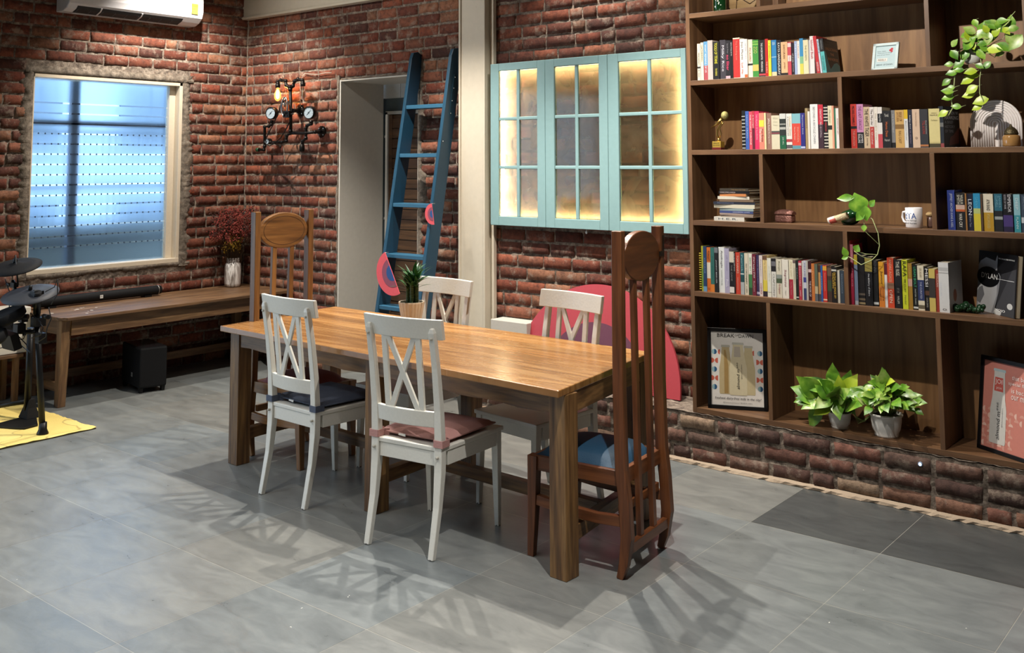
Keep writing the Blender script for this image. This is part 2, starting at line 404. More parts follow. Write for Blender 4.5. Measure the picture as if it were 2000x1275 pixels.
rr = n.new('ShaderNodeMapRange'); rr.inputs[3].default_value = .2; rr.inputs[4].default_value = .42; l.new(n1.outputs['Fac'], rr.inputs[0]); l.new(rr.outputs[0], b.inputs['Roughness'])
bp = n.new('ShaderNodeBump'); bp.inputs['Strength'].default_value = .25; bp.inputs['Distance'].default_value = .003; l.new(n1.outputs['Fac'], bp.inputs['Height']); l.new(bp.outputs[0], b.inputs['Normal'])
fl = mb.build('floor', m); struct(fl)
ca = fl.data.color_attributes.new('Col', 'FLOAT_COLOR', 'CORNER'); ca.data.foreach_set('color', np.repeat(np.array(cols, dtype=np.float32), 4, axis=0).ravel())

# beam over the back wall, pillar, conduit
mb = MB(); mb.bb(XW, -4.713, YB-.06, YB+.0, 2.935, 3.4); mb.bb(XW, -4.713, YB-.075, YB-.0, 2.915, 2.937)
struct(mb.build('trim_4', CREAM, bevel=.004))
mb = MB(); mb.bb(-4.713, -4.47, YB-.086, YB+.02, 0, 3.4); mb.bb(-4.713, -4.695, YB-.096, YB-.086, 0, 3.4); mb.bb(-4.488, -4.47, YB-.092, YB-.086, 0, 3.4)
struct(mb.build('trim_5', CREAM, bevel=.003))
mb = MB(); mb.bb(-4.468, -4.452, YB-.035, YB-.012, 0, 3.4); mb.bb(-4.449, -4.43, YB-.045, YB-.012, 0, 3.4)
tag(mb.build('wall_conduit', CREAM, bevel=.003), 'cream cable conduit running up the brick wall beside the pillar', 'conduit')
# door opening: plaster reveals, lobby behind with a brown door
GB = flat('slate_paint', '#5f6d73', .6)
mb = MB(); mb.bb(DX0-.014, DX0, YB-.012, YB+.46, 0, DZ+.012); mb.bb(DX0, DX1, YB-.012, YB+.46, DZ, DZ+.014); mb.bb(DX1, DX1+.012, YB-.008, YB+.46, 0, DZ)
struct(mb.build('trim_6', PLASTER))
mb = MB(); mb.bb(DX0-.3, DX1+.3, YB+.5, YB+.55, 0, 2.19); mb.bb(DX0-.3, DX0-.02, YB+.46, YB+.5, 0, 2.19); struct(mb.build('wall_lobby', GB))
mb = MB()
for z in (1.86, 1.18, .5): mb.bb(DX0-.014, -6.01, YB+.485, YB+.497, z, z+.02)
for x0, x1 in ((DX0-.1, -5.87), (-5.865, -5.3), (-5.295, DX1+.2)): mb.bb(x0, x1, YB+.47, YB+.55, 2.19, 2.44)
mb.bb(-6.035, -6.012, YB+.46, YB+.50, 0, 2.075); mb.bb(-6.035, DX1+.2, YB+.46, YB+.50, 2.055, 2.08)
struct(mb.build('trim_7', flat('white_trim', '#c8c8c4', .5)))
dm = W_shelf('x')
mb = MB(); mb.bb(-6.01, DX1+.2, YB+.48, YB+.5, 0, 2.05); mb.bb(-6.0, -5.96, YB+.465, YB+.485, 0, 2.05)
for k in range(24): mb.bb(-5.96, DX1+.1, YB+.468, YB+.482, .03+k*.083, .105+k*.083)
struct(mb.build('door_1', wood('dark_door', '#2e1d14', '#45301f', '#5a402a', 'x', 1, .4, .2, .3), bevel=.002))

# window in the left wall
mb = MB(); z0, z1, y0, y1 = WZ0, WZ1, WY0, WY1
fw = .03
mb.bb(XW-.16, XW+.012, y0, y0+.012, z0, z1); mb.bb(XW-.16, XW+.012, y1-.03, y1, z0, z1); mb.bb(XW-.16, XW+.012, y0, y1, z1-.03, z1); mb.bb(XW-.16, XW+.014, y0, y1, z0, z0+.035)
mb.bb(XW-.1, XW-.05, y1-.085, y1-.03, z0+.035, z1-.03)
struct(mb.build('window_1', flat('window_cream', '#d6c8b2', .45, bump=.1), bevel=.003))
g, n, l, b = new_mat('clear_glass'); b.inputs['Transmission Weight'].default_value = 1; b.inputs['Roughness'].default_value = 0; b.inputs['IOR'].default_value = 1.02; b.inputs['Base Color'].default_value = (.96, .98, 1, 1)
gl = MB().bb(XW-.085, XW-.081, y0+.01, y1-.08, z0+.03, z1-.03).build('window_1', g); struct(gl)
f, n, l, b = new_mat('frosted_film'); b.inputs['Transmission Weight'].default_value = 1; b.inputs['Roughness'].default_value = .42; b.inputs['IOR'].default_value = 1.15; b.inputs['Base Color'].default_value = (.80, .90, .97, 1)
tcn = n.new('ShaderNodeTexCoord'); nn = n.new('ShaderNodeTexNoise'); nn.inputs['Scale'].default_value = 14; mpn = n.new('ShaderNodeMapping'); mpn.inputs['Scale'].default_value = (1, 3, .3)
l.new(tcn.outputs['Object'], mpn.inputs[0]); l.new(mpn.outputs[0], nn.inputs['Vector']); rn = n.new('ShaderNodeMapRange'); rn.inputs[3].default_value = .36; rn.inputs[4].default_value = .5; l.new(nn.outputs['Fac'], rn.inputs[0]); l.new(rn.outputs[0], b.inputs['Roughness'])
st = [2.11+.0775-.0775*k for k in range(1, 16)]; edges = [z1-.03]
mb = MB(); top = z1-.03
for s_ in st:
    mb.bb(XW-.080, XW-.0795, y0+.012, y1-.08, s_+.006, top); top = s_-.006
mb.bb(XW-.080, XW-.0795, y0+.012, y1-.08, z0+.03, top)
mb.build('window_film', f, gl)
# outside the window: bars, jamb post, rail, pale building, low dark parapet
mb = MB(); mb.bb(XW-.32, XW-.28, 3.88, 3.95, z0-.5, z1+.5); mb.bb(XW-.32, XW-.28, y0-.3, y1+.3, 1.95, 1.99); mb.bb(XW-.32, XW-.28, 4.74, 4.85, z0-.5, z1+.5)
tag(mb.build('window_grille', flat('grille_paint', '#59657a', .5)), 'dark outer grille posts and rail seen blurred behind the frosted window', 'grille')
mb = MB()
for k in range(46): mb.bb(XW-.60, XW-.592, 3.0+k*.055, 3.008+k*.055, .95, 1.93)
for z in (1.0, 1.45, 1.9): mb.bb(XW-.605, XW-.59, 3.0, 5.6, z, z+.02)
tag(mb.build('balcony_railing', flat('railing_dark', '#39404a', .5)), 'thin upright railing bars showing through the clear stripes of the window', 'railing')
mb = MB(); mb.bb(-11.1, -11.0, 2, 9, -.5, 4.2)
mb.m = 1
for yy in (3.0, 4.6, 6.2):
    for zz in (.3, 1.8): mb.bb(-11.0, -10.98, yy, yy+.9, zz, zz+.9)
tag(mb.build('neighbouring_building', [flat('pale_blue_wall', '#c7dcf2', .8), flat('dark_windows', '#5e7286', .3)]), 'pale blue building outside beyond the frosted window', 'building')
mb = MB(); mb.bb(XW-1.1, XW-.9, 2, 8, -.5, 1.12); tag(mb.build('parapet', flat('parapet_grey', '#7f8684', .9)), 'grey parapet outside behind the lowest part of the frosted window', 'parapet')
# rough cement edges round window and door
def rough_strip(name, pts_in, pts_out, nd, mat=CEMENT, seed=1, th=.016):
    rnd = random.Random(seed); rings = []; nd = Vector(nd)
    for a, b_ in zip(pts_in, pts_out):
        a = Vector(a); b_ = Vector(b_); rings.append([a-nd*.02, a+nd*th, a.lerp(b_, .5)+nd*(th*(.7+.6*rnd.random())), b_+nd*(.006*rnd.random()), b_-nd*.02])
    mb = MB(); mb.loft(rings, False, True, closed=False); return struct(mb.build(name, mat))
def strip_line(a, b_, out, w0, w1, n, seed):
    rnd = random.Random(seed); a = Vector(a); b_ = Vector(b_); out = Vector(out); pi = []; po = []; w = (w0+w1)/2
    for i in range(n+1):
        w = min(w1, max(w0, w+(rnd.random()-.5)*(w1-w0)*.7)); p = a.lerp(b_, i/n); pi.append(p); po.append(p+out*w)
    return pi, po
k = 9
pi, po = strip_line((XW, y0, z0-.03), (XW, y0, z1+.03), (0, -1, 0), .055, .1, 130, 1); rough_strip('trim_8', pi, po, (1, 0, 0), seed=1)
pi, po = strip_line((XW, y1, z0-.03), (XW, y1, z1+.06), (0, 1, 0), .07, .12, 130, 2); rough_strip('trim_9', pi, po, (1, 0, 0), seed=2)
pi, po = strip_line((XW, y0-.06, z1), (XW, y1+.1, z1), (0, 0, 1), .05, .062, 130, 3); rough_strip('trim_10', pi, po, (1, 0, 0), seed=3)
pi, po = strip_line((XW, y0-.06, z0), (XW, y1+.1, z0), (0, 0, -1), .03, .045, 130, 4); rough_strip('trim_11', pi, po, (1, 0, 0), seed=4)
pi, po = strip_line((DX0-.014, YB, 0), (DX0-.014, YB, DZ+.05), (-1, 0, 0), .02, .05, 150, 5); rough_strip('trim_12', pi, po, (0, -1, 0), seed=5)
pi, po = strip_line((DX1+.01, YB, 0), (DX1+.01, YB, DZ+.2), (1, 0, 0), .03, .10, 150, 6); rough_strip('trim_13', pi, po, (0, -1, 0), seed=6)
pi, po = strip_line((DX0, YB, DZ+.012), (DX1, YB, DZ+.012), (0, 0, 1), .01, .02, 30, 7); rough_strip('trim_14', pi, po, (0, -1, 0), seed=7)
pi, po = strip_line((XW+.01, YB, 0), (XW+.01, YB, 3.0), (1, 0, 0), .005, .02, 120, 8); rough_strip('trim_15', pi, po, (0, -1, 0), MORTAR, seed=8)

# ================================================================ FURNITURE
def rot2(v, a): return Vector((v[0]*math.cos(a)-v[1]*math.sin(a), v[0]*math.sin(a)+v[1]*math.cos(a), v[2] if len(v) > 2 else 0))
# ---- dining table
TZ = .75
tb = thing('dining_table', 'long honey-brown wooden dining table with six square legs in the middle of the room', 'table', (-3.62, 3.75, 0))
T0 = Vector((-3.62, 3.75, 0))
FLc, FRc, BRc, BLc = [Vector((x, y, 0))-T0 for x, y in ((-4.787, 3.339), (-2.385, 3.242), (-2.517, 4.174), (-4.859, 4.24))]
def m_tabletop():
    m, n, l, b = new_mat('tabletop_planks')
    tc = n.new('ShaderNodeTexCoord'); sp = n.new('ShaderNodeSeparateXYZ'); l.new(tc.outputs['Object'], sp.inputs[0])
    dv = n.new('ShaderNodeMath'); dv.operation = 'MULTIPLY'; dv.inputs[1].default_value = 1/.118; l.new(sp.outputs[1], dv.inputs[0])
    fl_ = n.new('ShaderNodeMath'); fl_.operation = 'FLOOR'; l.new(dv.outputs[0], fl_.inputs[0])
    wn_ = n.new('ShaderNodeTexWhiteNoise'); wn_.noise_dimensions = '1D'; l.new(fl_.outputs[0], wn_.inputs['W'])
    cx = n.new('ShaderNodeCombineXYZ'); l.new(sp.outputs[0], cx.inputs[0]); l.new(sp.outputs[1], cx.inputs[1])
    ml = n.new('ShaderNodeMath'); ml.operation = 'MULTIPLY'; ml.inputs[1].default_value = 40; l.new(wn_.outputs['Value'], ml.inputs[0]); l.new(ml.outputs[0], cx.inputs[2])
    mp = n.new('ShaderNodeMapping'); mp.inputs['Scale'].default_value = (.8, 8, 1); l.new(cx.outputs[0], mp.inputs[0])
    n1 = n.new('ShaderNodeTexNoise'); n1.inputs['Scale'].default_value = 1.6; n1.inputs['Detail'].default_value = 7; n1.inputs['Distortion'].default_value = 1.5; l.new(mp.outputs[0], n1.inputs['Vector'])
    r = ramp(n, [(.25, '#764e29'), (.45, '#966839'), (.62, '#a87b49'), (.8, '#b88b57')]); l.new(n1.outputs['Fac'], r.inputs[0])
    hs = n.new('ShaderNodeHueSaturation'); mr = n.new('ShaderNodeMapRange'); mr.inputs[3].default_value = .72; mr.inputs[4].default_value = 1.12; l.new(wn_.outputs['Value'], mr.inputs[0]); l.new(mr.outputs[0], hs.inputs['Value']); l.new(r.outputs[0], hs.inputs['Color'])
    fr = n.new('ShaderNodeMath'); fr.operation = 'FRACT'; l.new(dv.outputs[0], fr.inputs[0])
    cp = n.new('ShaderNodeMath'); cp.operation = 'GREATER_THAN'; cp.inputs[1].default_value = .985; l.new(fr.outputs[0], cp.inputs[0])
    mx = n.new('ShaderNodeMix'); mx.data_type = 'RGBA'; l.new(cp.outputs[0], mx.inputs[0]); l.new(hs.outputs[0], mx.inputs[6]); mx.inputs[7].default_value = lin('#5b3a20')
    l.new(mx.outputs[2], b.inputs['Base Color'])
    rr = n.new('ShaderNodeMapRange'); rr.inputs[3].default_value = .18; rr.inputs[4].default_value = .36; l.new(n1.outputs['Fac'], rr.inputs[0]); l.new(rr.outputs[0], b.inputs['Roughness'])
    bp = n.new('ShaderNodeBump'); bp.inputs['Strength'].default_value = .3; bp.inputs['Distance'].default_value = .004; l.new(n1.outputs['Fac'], bp.inputs['Height']); l.new(bp.outputs[0], b.inputs['Normal'])
    return m
MB().prism([p+Vector((0, 0, TZ-.03)) for p in (FLc, FRc, BRc, BLc)], (0, 0, .03)).build('tabletop', m_tabletop(), tb, bevel=.004)
def quadpt(u, v): return FLc.lerp(FRc, u).lerp(BLc.lerp(BRc, u), v)
ex = (FRc-FLc).normalized(); ey = Vector((-ex.y, ex.x, 0)); ta = math.atan2(ex.y, ex.x); RT = Matrix.Rotation(ta, 3, 'Z')
legc = [Vector(p)-T0 for p in ((-4.722, 3.435, 0), (-3.575, 3.392, 0), (-2.435, 3.343, 0), (-4.79, 4.155, 0), (-3.62, 4.13, 0), (-2.545, 4.09, 0))]
for p in legc: MB().box(p+Vector((0, 0, (TZ-.03)/2)), (.084, .084, TZ-.03), RT).build('leg', W_tableleg('z'), tb, bevel=.003)
def rail(a, b_, z, h, t, name, mat=None, sag=0):
    a = Vector(a); b_ = Vector(b_); d = (b_-a).normalized(); s = Vector((-d.y, d.x, 0)); pts = []
    mb = MB(); n_ = 12; rings = []
    for i in range(n_+1):
        p = a.lerp(b_, i/n_); zz = z+sag*math.sin(i*1.7)*.5
        rings.append([p-s*t/2+Vector((0, 0, zz)), p+s*t/2+Vector((0, 0, zz)), p+s*t/2+Vector((0, 0, z+h)), p-s*t/2+Vector((0, 0, z+h))])
    mb.loft(rings); return mb.build(name, mat or W_tableleg('x'), tb, bevel=.002)
o_ = -ey*.022
rail(legc[0]+o_+ex*.042, legc[1]+o_-ex*.042, TZ-.115, .085, .024, 'apron', sag=.008); rail(legc[1]+o_+ex*.042, legc[2]+o_-ex*.042, TZ-.115, .085, .024, 'apron', sag=.008)
rail(legc[3]-o_+ex*.042, legc[4]-o_-ex*.042, TZ-.115, .085, .024, 'apron'); rail(legc[4]-o_+ex*.042, legc[5]-o_-ex*.042, TZ-.115, .085, .024, 'apron')
for i, sgn in ((0, -1), (2, 1)):
    a, b_ = legc[i], legc[i+3]; d = (b_-a).normalized(); rail(a+d*.042+ex*.02*sgn, b_-d*.042+ex*.02*sgn, TZ-.115, .085, .024, 'apron', W_tableleg('y'))
for i in range(3):
    a, b_ = legc[i], legc[i+3]; d = (b_-a).normalized(); rail(a+d*.042, b_-d*.042, .12, .06, .045, 'stretcher', W_tableleg('y'))
mid = [(legc[i]+legc[i+3])/2 for i in range(3)]
rail(mid[0]+ex*.0225, mid[1]-ex*.0225, .125, .055, .045, 'stretcher'); rail(mid[1]+ex*.0225, mid[2]-ex*.0225, .125, .055, .045, 'stretcher')

# ---- white X-back chairs (local: faces +y)
def white_chair(label, loc, rz):
    c = thing('dining_chair', label, 'chair', loc, rz, 'white cross-back dining chairs'); W = W_white()
    seat = [(-.19, -.215), (.19, -.215), (.215, .235), (-.215, .235)]
    MB().prism([(x, y, .425) for x, y in seat], (0, 0, .02)).build('seat', W, c, bevel=.004)
    mb = MB()
    for a, b_ in (((-.15, -.2), (.15, -.2)), ((-.175, .21), (.175, .21)), ((-.178, -.17), (-.197, .185)), ((.178, -.17), (.197, .185))):
        a = Vector((a[0], a[1], .395)); b_ = Vector((b_[0], b_[1], .395)); mb.path([a, b_], .022, .06, side=(b_-a).cross(Vector((0, 0, 1))))
    mb.build('apron', W, c, bevel=.002)
    for s in (-1, 1):
        l_ = MB().path([(s*.190, .223, 0), (s*.190, .216, .2), (s*.19, .21, .425)], .036, .036, ws=[.62, .85, 1]).build('leg', W, c, bevel=.003)
        MB().lathe([(.012, 0), (.012, .006)], (s*.190, .223, 0), 12).build('glide', flat('glide_grey', '#5a5854'), l_)
        zs = [(0, -.262), (.08, -.245), (.2, -.22), (.34, -.205), (.44, -.203), (.6, -.212), (.78, -.235), (.93, -.262), (.948, -.266)]
        l_ = MB().path([(s*(.172), y, z) for z, y in zs], .034, .030, ws=[.8, .85, .95, 1.15, 1.15, 1.0, .9, .85, .5]).build('leg', W, c, bevel=.003)
        MB().lathe([(.012, 0), (.012, .006)], (s*.172, -.262, 0), 12).build('glide', flat('glide_grey', '#5a5854'), l_)
    def curved(z0_, z1_, y0_, half, bow, th, name, lean):
        mb = MB(); rings = []
        for i in range(13):
            x = -half+2*half*i/12; y = y0_-bow*(1-(x/half)**2)
            rings.append([(x, y-th/2, z0_), (x, y+th/2, z0_), (x, y+th/2-lean, z1_), (x, y-th/2-lean, z1_)])
        mb.loft(rings); return mb.build(name, W, c, bevel=.003)
    curved(.898, .985, -.232, .212, .028, .022, 'top_rail', .016)
    curved(.525, .592, -.208, .156, .022, .02, 'lower_rail', .006)
    for s in (-1, 1):
        MB().path([(s*.092, -.222, .585), (s*.092, -.257, .905)], .028, .014).build('upright', W, c, bevel=.002)
    for s in (-1, 1):
        MB().path([(s*.075, -.2235-.001*s, .585), (-s*.072, -.2585-.001*s, .905)], .026, .012).build('cross_slat', W, c, bevel=.002)
    mb = MB()
    for s in (-1, 1):
        for y, z, ax in ((-.26, .905, 1), (-.215, .405, 1)): mb.lathe([(.006, 0), (.006, .018), (.004, .02)], (s*.172, y, z), 10, 'y')
    mb.build('screw', flat('screw_grey', '#b5b1a5', .4), c)
    return c
def cushion(label, colr, loc, rz, group='seat cushions on the white chairs', half=(.185, .185), th=.044, strap=True, tag_=True):
    m = flat('cushion_'+colr, colr, .75, bump=.35, bscale=160)
    c = thing('seat_cushion', label, 'cushion', loc, rz, group)
    N = 22; top = []; bot = []; rnd = random.Random(hash(colr) % 99)
    tufts = [(-.5, -.5), (.5, -.5), (-.5, .5), (.5, .5)]
    for j in range(N+1):
        for i in range(N+1):
            u = -1+2*i/N; v = -1+2*j/N; e = max(abs(u), abs(v)); rnd_ = (1-e**6)**.5 if e < 1 else 0
            wdt = half[0]*(1+.05*v); d = 0
            for a, b_ in tufts: d += .55*math.exp(-((u-a)**2+(v-b_)**2)/.03)
            puff = rnd_*(1-.25*(u*u+v*v)/2)
            wr = .0018*math.sin(u*9+v*4)*math.sin(v*7-u*3)
            x = u*wdt*(1-.02*(v*v)); y = v*half[1]*(1-.02*(u*u))
            top.append((x, y, th*.42+th*.6*max(0, puff-d*.8)+wr*rnd_)); bot.append((x, y, th*.42-th*.42*rnd_))
    n_ = N+1; fs = [(j*n_+i, j*n_+i+1, (j+1)*n_+i+1, (j+1)*n_+i) for i in range(N) for j in range(N)]
    mb = MB(); mb.add(top+bot, fs+[tuple(q+len(top) for q in f[::-1]) for f in fs]+
        [(i, i+1, len(top)+i+1, len(top)+i) for i in range(N)]+[(N*n_+i, N*n_+i+1, len(top)+N*n_+i+1, len(top)+N*n_+i) for i in range(N)]+
        [(i*n_, (i+1)*n_, len(top)+(i+1)*n_, len(top)+i*n_) for i in range(N)]+[(i*n_+N, (i+1)*n_+N, len(top)+(i+1)*n_+N, len(top)+i*n_+N) for i in range(N)], True)
    mb.build('pad', m, c)
    pip = MB(); pip.tube([(sx*half[0]*(1+.05*sy), sy*half[1], th*.42) for sx, sy in ((-1, -1), (1, -1), (1, 1), (-1, 1), (-1, -1))], .004, 6); pip.build('piping', m, c)
    if strap:
        for s in (-1, 1):
            mb = MB(); pts = [(s*.13, -.178), (s*.150, -.186), (s*.15, -.232), (s*.197, -.232), (s*.197, -.178), (s*.17, -.165)]
            rings = [[(x, y, .0), (x, y, .03), (x*1.012, y*1.012, .03), (x*1.012, y*1.012, .0)] for x, y in pts]
            mb.loft(rings); mb.build('strap', m, c, bevel=.0015)
        MB().prism([(-.07, -.19, .012), (-.03, -.192, .010), (-.03, -.190, .02), (-.07, -.188, .019)], (0, -.002, 0)).build('care_tag', flat('tag_white', '#e6e2da'), c)
    return c
def rzv(x, y): return math.atan2(y, x)
white_chair('white cross-back chair nearest the camera, with a dusty pink cushion on its seat', (-3.162, 3.362, 0), math.radians(7.2))
cushion('dusty pink tied cushion on the nearest white chair', '#b88882', (-3.164, 3.372, .4455), math.radians(7.2))
white_chair('white cross-back chair at the near side of the table with a slate blue cushion', (-4.02, 3.452, 0), math.radians(-1.5))
cushion('slate blue tied cushion on the left near-side white chair', '#4c5466', (-4.02, 3.462, .4455), math.radians(-1.5))
white_chair('white cross-back chair across the table beside the potted plant and the pillar', (-3.95, 4.02, 0), math.radians(180-2.5))
white_chair('white cross-back chair across the table in front of the big coral half circle', (-3.045, 3.975, 0), math.radians(180-7))

# ---- tall slat-back chairs (local: faces +y)
def tall_chair(label, loc, rz, WD, seatc, sn, hinge=False):
    c = thing('high_back_chair', label, 'chair', loc, rz, 'tall oval-crested wooden chairs')
    H_ = 1.37
    for s in (-1, 1):
        zs = [(0, -.205), (.06, -.225), (.16, -.240), (.3, -.232), (.42, -.218), (.7, -.212), (1.0, -.212), (H_, -.214)]
        l_ = MB().path([(s*.192, y, z) for z, y in zs], .038, .046, ws=[.6, .85, 1, 1, 1, 1, 1, 1]).build('post', WD('z'), c, bevel=.003)
        MB().path([(s*.182, .215, 0), (s*.182, .205, .2), (s*.182, .20, .415)], .046, .046, ws=[.65, .85, 1]).build('leg', WD('z'), c, bevel=.003)
        MB().path([(s*.182, .18, .385), (s*.187, -.20, .385)], .024, .06, side=(1, 0, 0)).build('seat_rail', WD('y'), c, bevel=.002)
        MB().path([(s*.184, .185, .235), (s*.186, .09, .225), (s*.188, -.1, .215), (s*.19, -.212, .222)], .026, .042).build('stretcher', WD('y'), c, bevel=.003)
        MB().path([(s*.062, -.233, .12), (s*.062, -.225, .42), (s*.062, -.214, 1.19)], .030, .022).build('slat', WD('z'), c, bevel=.002)
    MB().path([(-.165, .20, .385), (.165, .20, .385)], .024, .06, side=(0, 1, 0)).build('seat_rail', WD('x'), c, bevel=.002)
    MB().path([(-.175, -.205, .385), (.175, -.205, .385)], .024, .06, side=(0, 1, 0)).build('seat_rail', WD('x'), c, bevel=.002)
    MB().path([(-.175, -.236, .115), (.175, -.236, .115)], .026, .04, side=(0, 1, 0)).build('lower_rail', WD('x'), c, bevel=.002)
    MB().path([(-.175, -.2, .26), (.175, -.2, .26)], .02, .035, side=(0, 1, 0)).build('stretcher', WD('x'), c, bevel=.002)
    mb = MB(); a, b_ = .172, .105; zc = 1.255; poly = [(a*math.cos(2*PI*k/48), -.199, zc+b_*math.sin(2*PI*k/48)) for k in range(48)]
    mb.prism(poly, (0, -.032, 0)); ov = mb.build('crest_panel', WD('x'), c, bevel=.004)
    g_ = MB(); rings = []
    for k in range(48):
        an = 2*PI*k/48; p = [(f*a*math.cos(an), zc+g2*b_*math.sin(an)) for f, g2 in ((.86, .80), (.845, .78))]
        rings.append([(p[0][0], -.1982, p[0][1]), (p[0][0], -.2, p[0][1]), (p[1][0], -.2, p[1][1]), (p[1][0], -.1982, p[1][1])])
    rings.append(rings[0]); g_.loft(rings, False); g_.build('groove', flat('groove_dark', '#3a2415'), ov)
    if hinge:
        hb = MB(); hb.bb(.155, .205, -.2385, -.236, 1.24, 1.262); hb.bb(.19, .205, -.2385, -.236, 1.262, 1.33); hb.lathe([(.004, 0), (.004, .002)], (.17, -.2385, 1.251), 8, 'y'); hb.build('bracket', flat('bracket_iron', '#3d3733', .4, .8), c)
    # upholstered seat
    N = 18; top = []; 
    for j in range(N+1):
        for i in range(N+1):
            u = -1+2*i/N; v = -1+2*j/N; e = (abs(u)**4+abs(v)**4)**.25; q = max(0, 1-min(1, e)**5)**.5
            top.append((u*.175, v*.195+.0, .415+.052*q*(1-.15*(u*u+v*v))))
    n_ = N+1; fs = [(j*n_+i, j*n_+i+1, (j+1)*n_+i+1, (j+1)*n_+i) for i in range(N) for j in range(N)]
    mb = MB(); mb.add(top, fs, True); mb.bb(-.175, .175, -.195, .195, .400, .4155)
    mb.build('seat', flat('upholstery_'+sn, seatc, .62, bump=.3, bscale=300), c)
    return c
tall_chair('tall dark wooden chair with a teal seat at the near right end of the table', (-2.475, 3.637, 0), math.radians(96), W_chair, '#0a3852', 'teal', True)
tall_chair('tall honey-coloured wooden chair with a dark red seat at the left end of the table', (-4.565, 3.752, 0), math.radians(-91), W_chair2, '#6b2626', 'red')

# ---- bench along the left wall
BZ = .612
bn = thing('bench', 'long worn brown wooden bench running below the window along the left brick wall', 'bench', (-6.95, 4.33, 0))
B0 = Vector((-6.95, 4.33, 0))
MB().prism([Vector(p)-B0 for p in ((-6.66, 3.362, BZ-.022), (-6.608, 3.40, BZ-.022), (-6.60, 5.31, BZ-.022), (-7.29, 5.31, BZ-.022), (-7.29, 3.362, BZ-.022))], (0, 0, .022)).build('bench_top', W_bench('y'), bn, bevel=.003)
for x, y in ((-6.72, 3.43), (-6.72, 5.20), (-7.22, 3.46), (-7.22, 5.20)):
    MB().path([Vector((x-.018 if x > -7 else x, y, 0))-B0, Vector((x+.028 if x > -7 else x, y-.01, BZ-.022))-B0], .07, .07, ws=[.8, 1]).build('leg', W_bench('z'), bn, bevel=.005)
MB().bb(-6.675-B0.x, -6.65-B0.x, 3.45-B0.y, 5.2-B0.y, BZ-.13, BZ-.022).build('apron', W_bench('y'), bn, bevel=.002)
MB().bb(-7.24-B0.x, -7.215-B0.x, 3.45-B0.y, 5.2-B0.y, BZ-.13, BZ-.022).build('apron', W_bench('y'), bn, bevel=.002)
for y in (3.425, 5.21): MB().bb(-7.2-B0.x, -6.72-B0.x, y-B0.y-.012, y-B0.y+.012, BZ-.13, BZ-.022).build('apron', W_bench('x'), bn, bevel=.002)
MB().bb(-7.2-B0.x, -6.74-B0.x, 3.435-B0.y, 3.46-B0.y, .09, .15).build('stretcher', W_bench('x'), bn, bevel=.002)
MB().bb(-7.23-B0.x, -7.2-B0.x, 3.5-B0.y, 5.2-B0.y, .09, .15).build('stretcher', W_bench('y'), bn, bevel=.002)
mb = MB(); rnd = random.Random(3)
for k in range(9):
    x = -7.0+rnd.random()*.35; y = 3.42+rnd.random()*.35; s_ = .004+rnd.random()*.008
    mb.prism([Vector((x+s_*math.cos(a)*1.8, y+s_*math.sin(a), BZ))-B0 for a in (0, 1, 2.1, 3.3, 4.2, 5.3)], (0, 0, .0006))
mb.build('paint_fleck', flat('fleck_white', '#cfc8bc'), bn)

# ---- soundbar on the bench
BLK = flat('black_plastic', '#0b0b0c', .42, spec=.3); BLKM = flat('black_matt', '#0d0d0f', .75, spec=.25); SIL = flat('silver_ring', '#b8b4ae', .3, .8)
sb = thing('soundbar', 'long black cylindrical soundbar lying on the bench below the window', 'soundbar', (-7.16, 3.93, BZ))
n_ = MB(); n_.lathe([(.032, -.50), (.036, -.47), (.036, .47), (.032, .50)], (0, 0, .045), 24, 'y'); n_.build('body', BLKM, sb)
for s in (-1, 1): MB().lathe([(.0375, s*.470), (.0375, s*.474)], (0, 0, .045), 24, 'y').build('end_ring', SIL, sb)
for s in (-1, 1): MB().bb(-.03, .03, s*.38-.03, s*.38+.03, 0, .014).build('foot', BLK, sb)
mb = MB(); mb.bb(.0355, .0375, -.022, .002, .033, .057); lg = mb.build('logo', flat('logo_white', '#d8d6d0'), sb)
mb = MB(); put_text(mb, 'JBL', (.0378, -.020, .041), (0, 1, 0), (0, 0, 1), .02, .009); mb.build('lettering', BLK, lg)

# ---- subwoofer under the bench
sw = thing('subwoofer', 'black subwoofer cube standing on the floor under the bench', 'speaker', (-6.82, 4.105, 0), math.radians(-11))
MB().bb(-.19, .19, -.1, .1, .035, .32).build('cabinet', BLKM, sw, bevel=.012)
for x in (-.16, .16):
    for y in (-.08, .08): MB().path([(x, y, 0), (x, y, .04)], .036, .03, ws=[.8, 1]).build('foot', BLK, sw, bevel=.003)
MB().bb(-.18, .18, -.092, .092, .3195, .322).build('top_panel', flat('gloss_black', '#1c1c1f', .15), sw, bevel=.001)
mb = MB(); mb.bb(.02, .045, -.1022, -.1, .10, .13); lg = mb.build('logo', flat('logo_grey', '#8d8a86'), sw)
mb = MB(); put_text(mb, 'JBL', (.022, -.1025, .11), (1, 0, 0), (0, 0, 1), .021, .01); mb.build('lettering', BLK, lg)

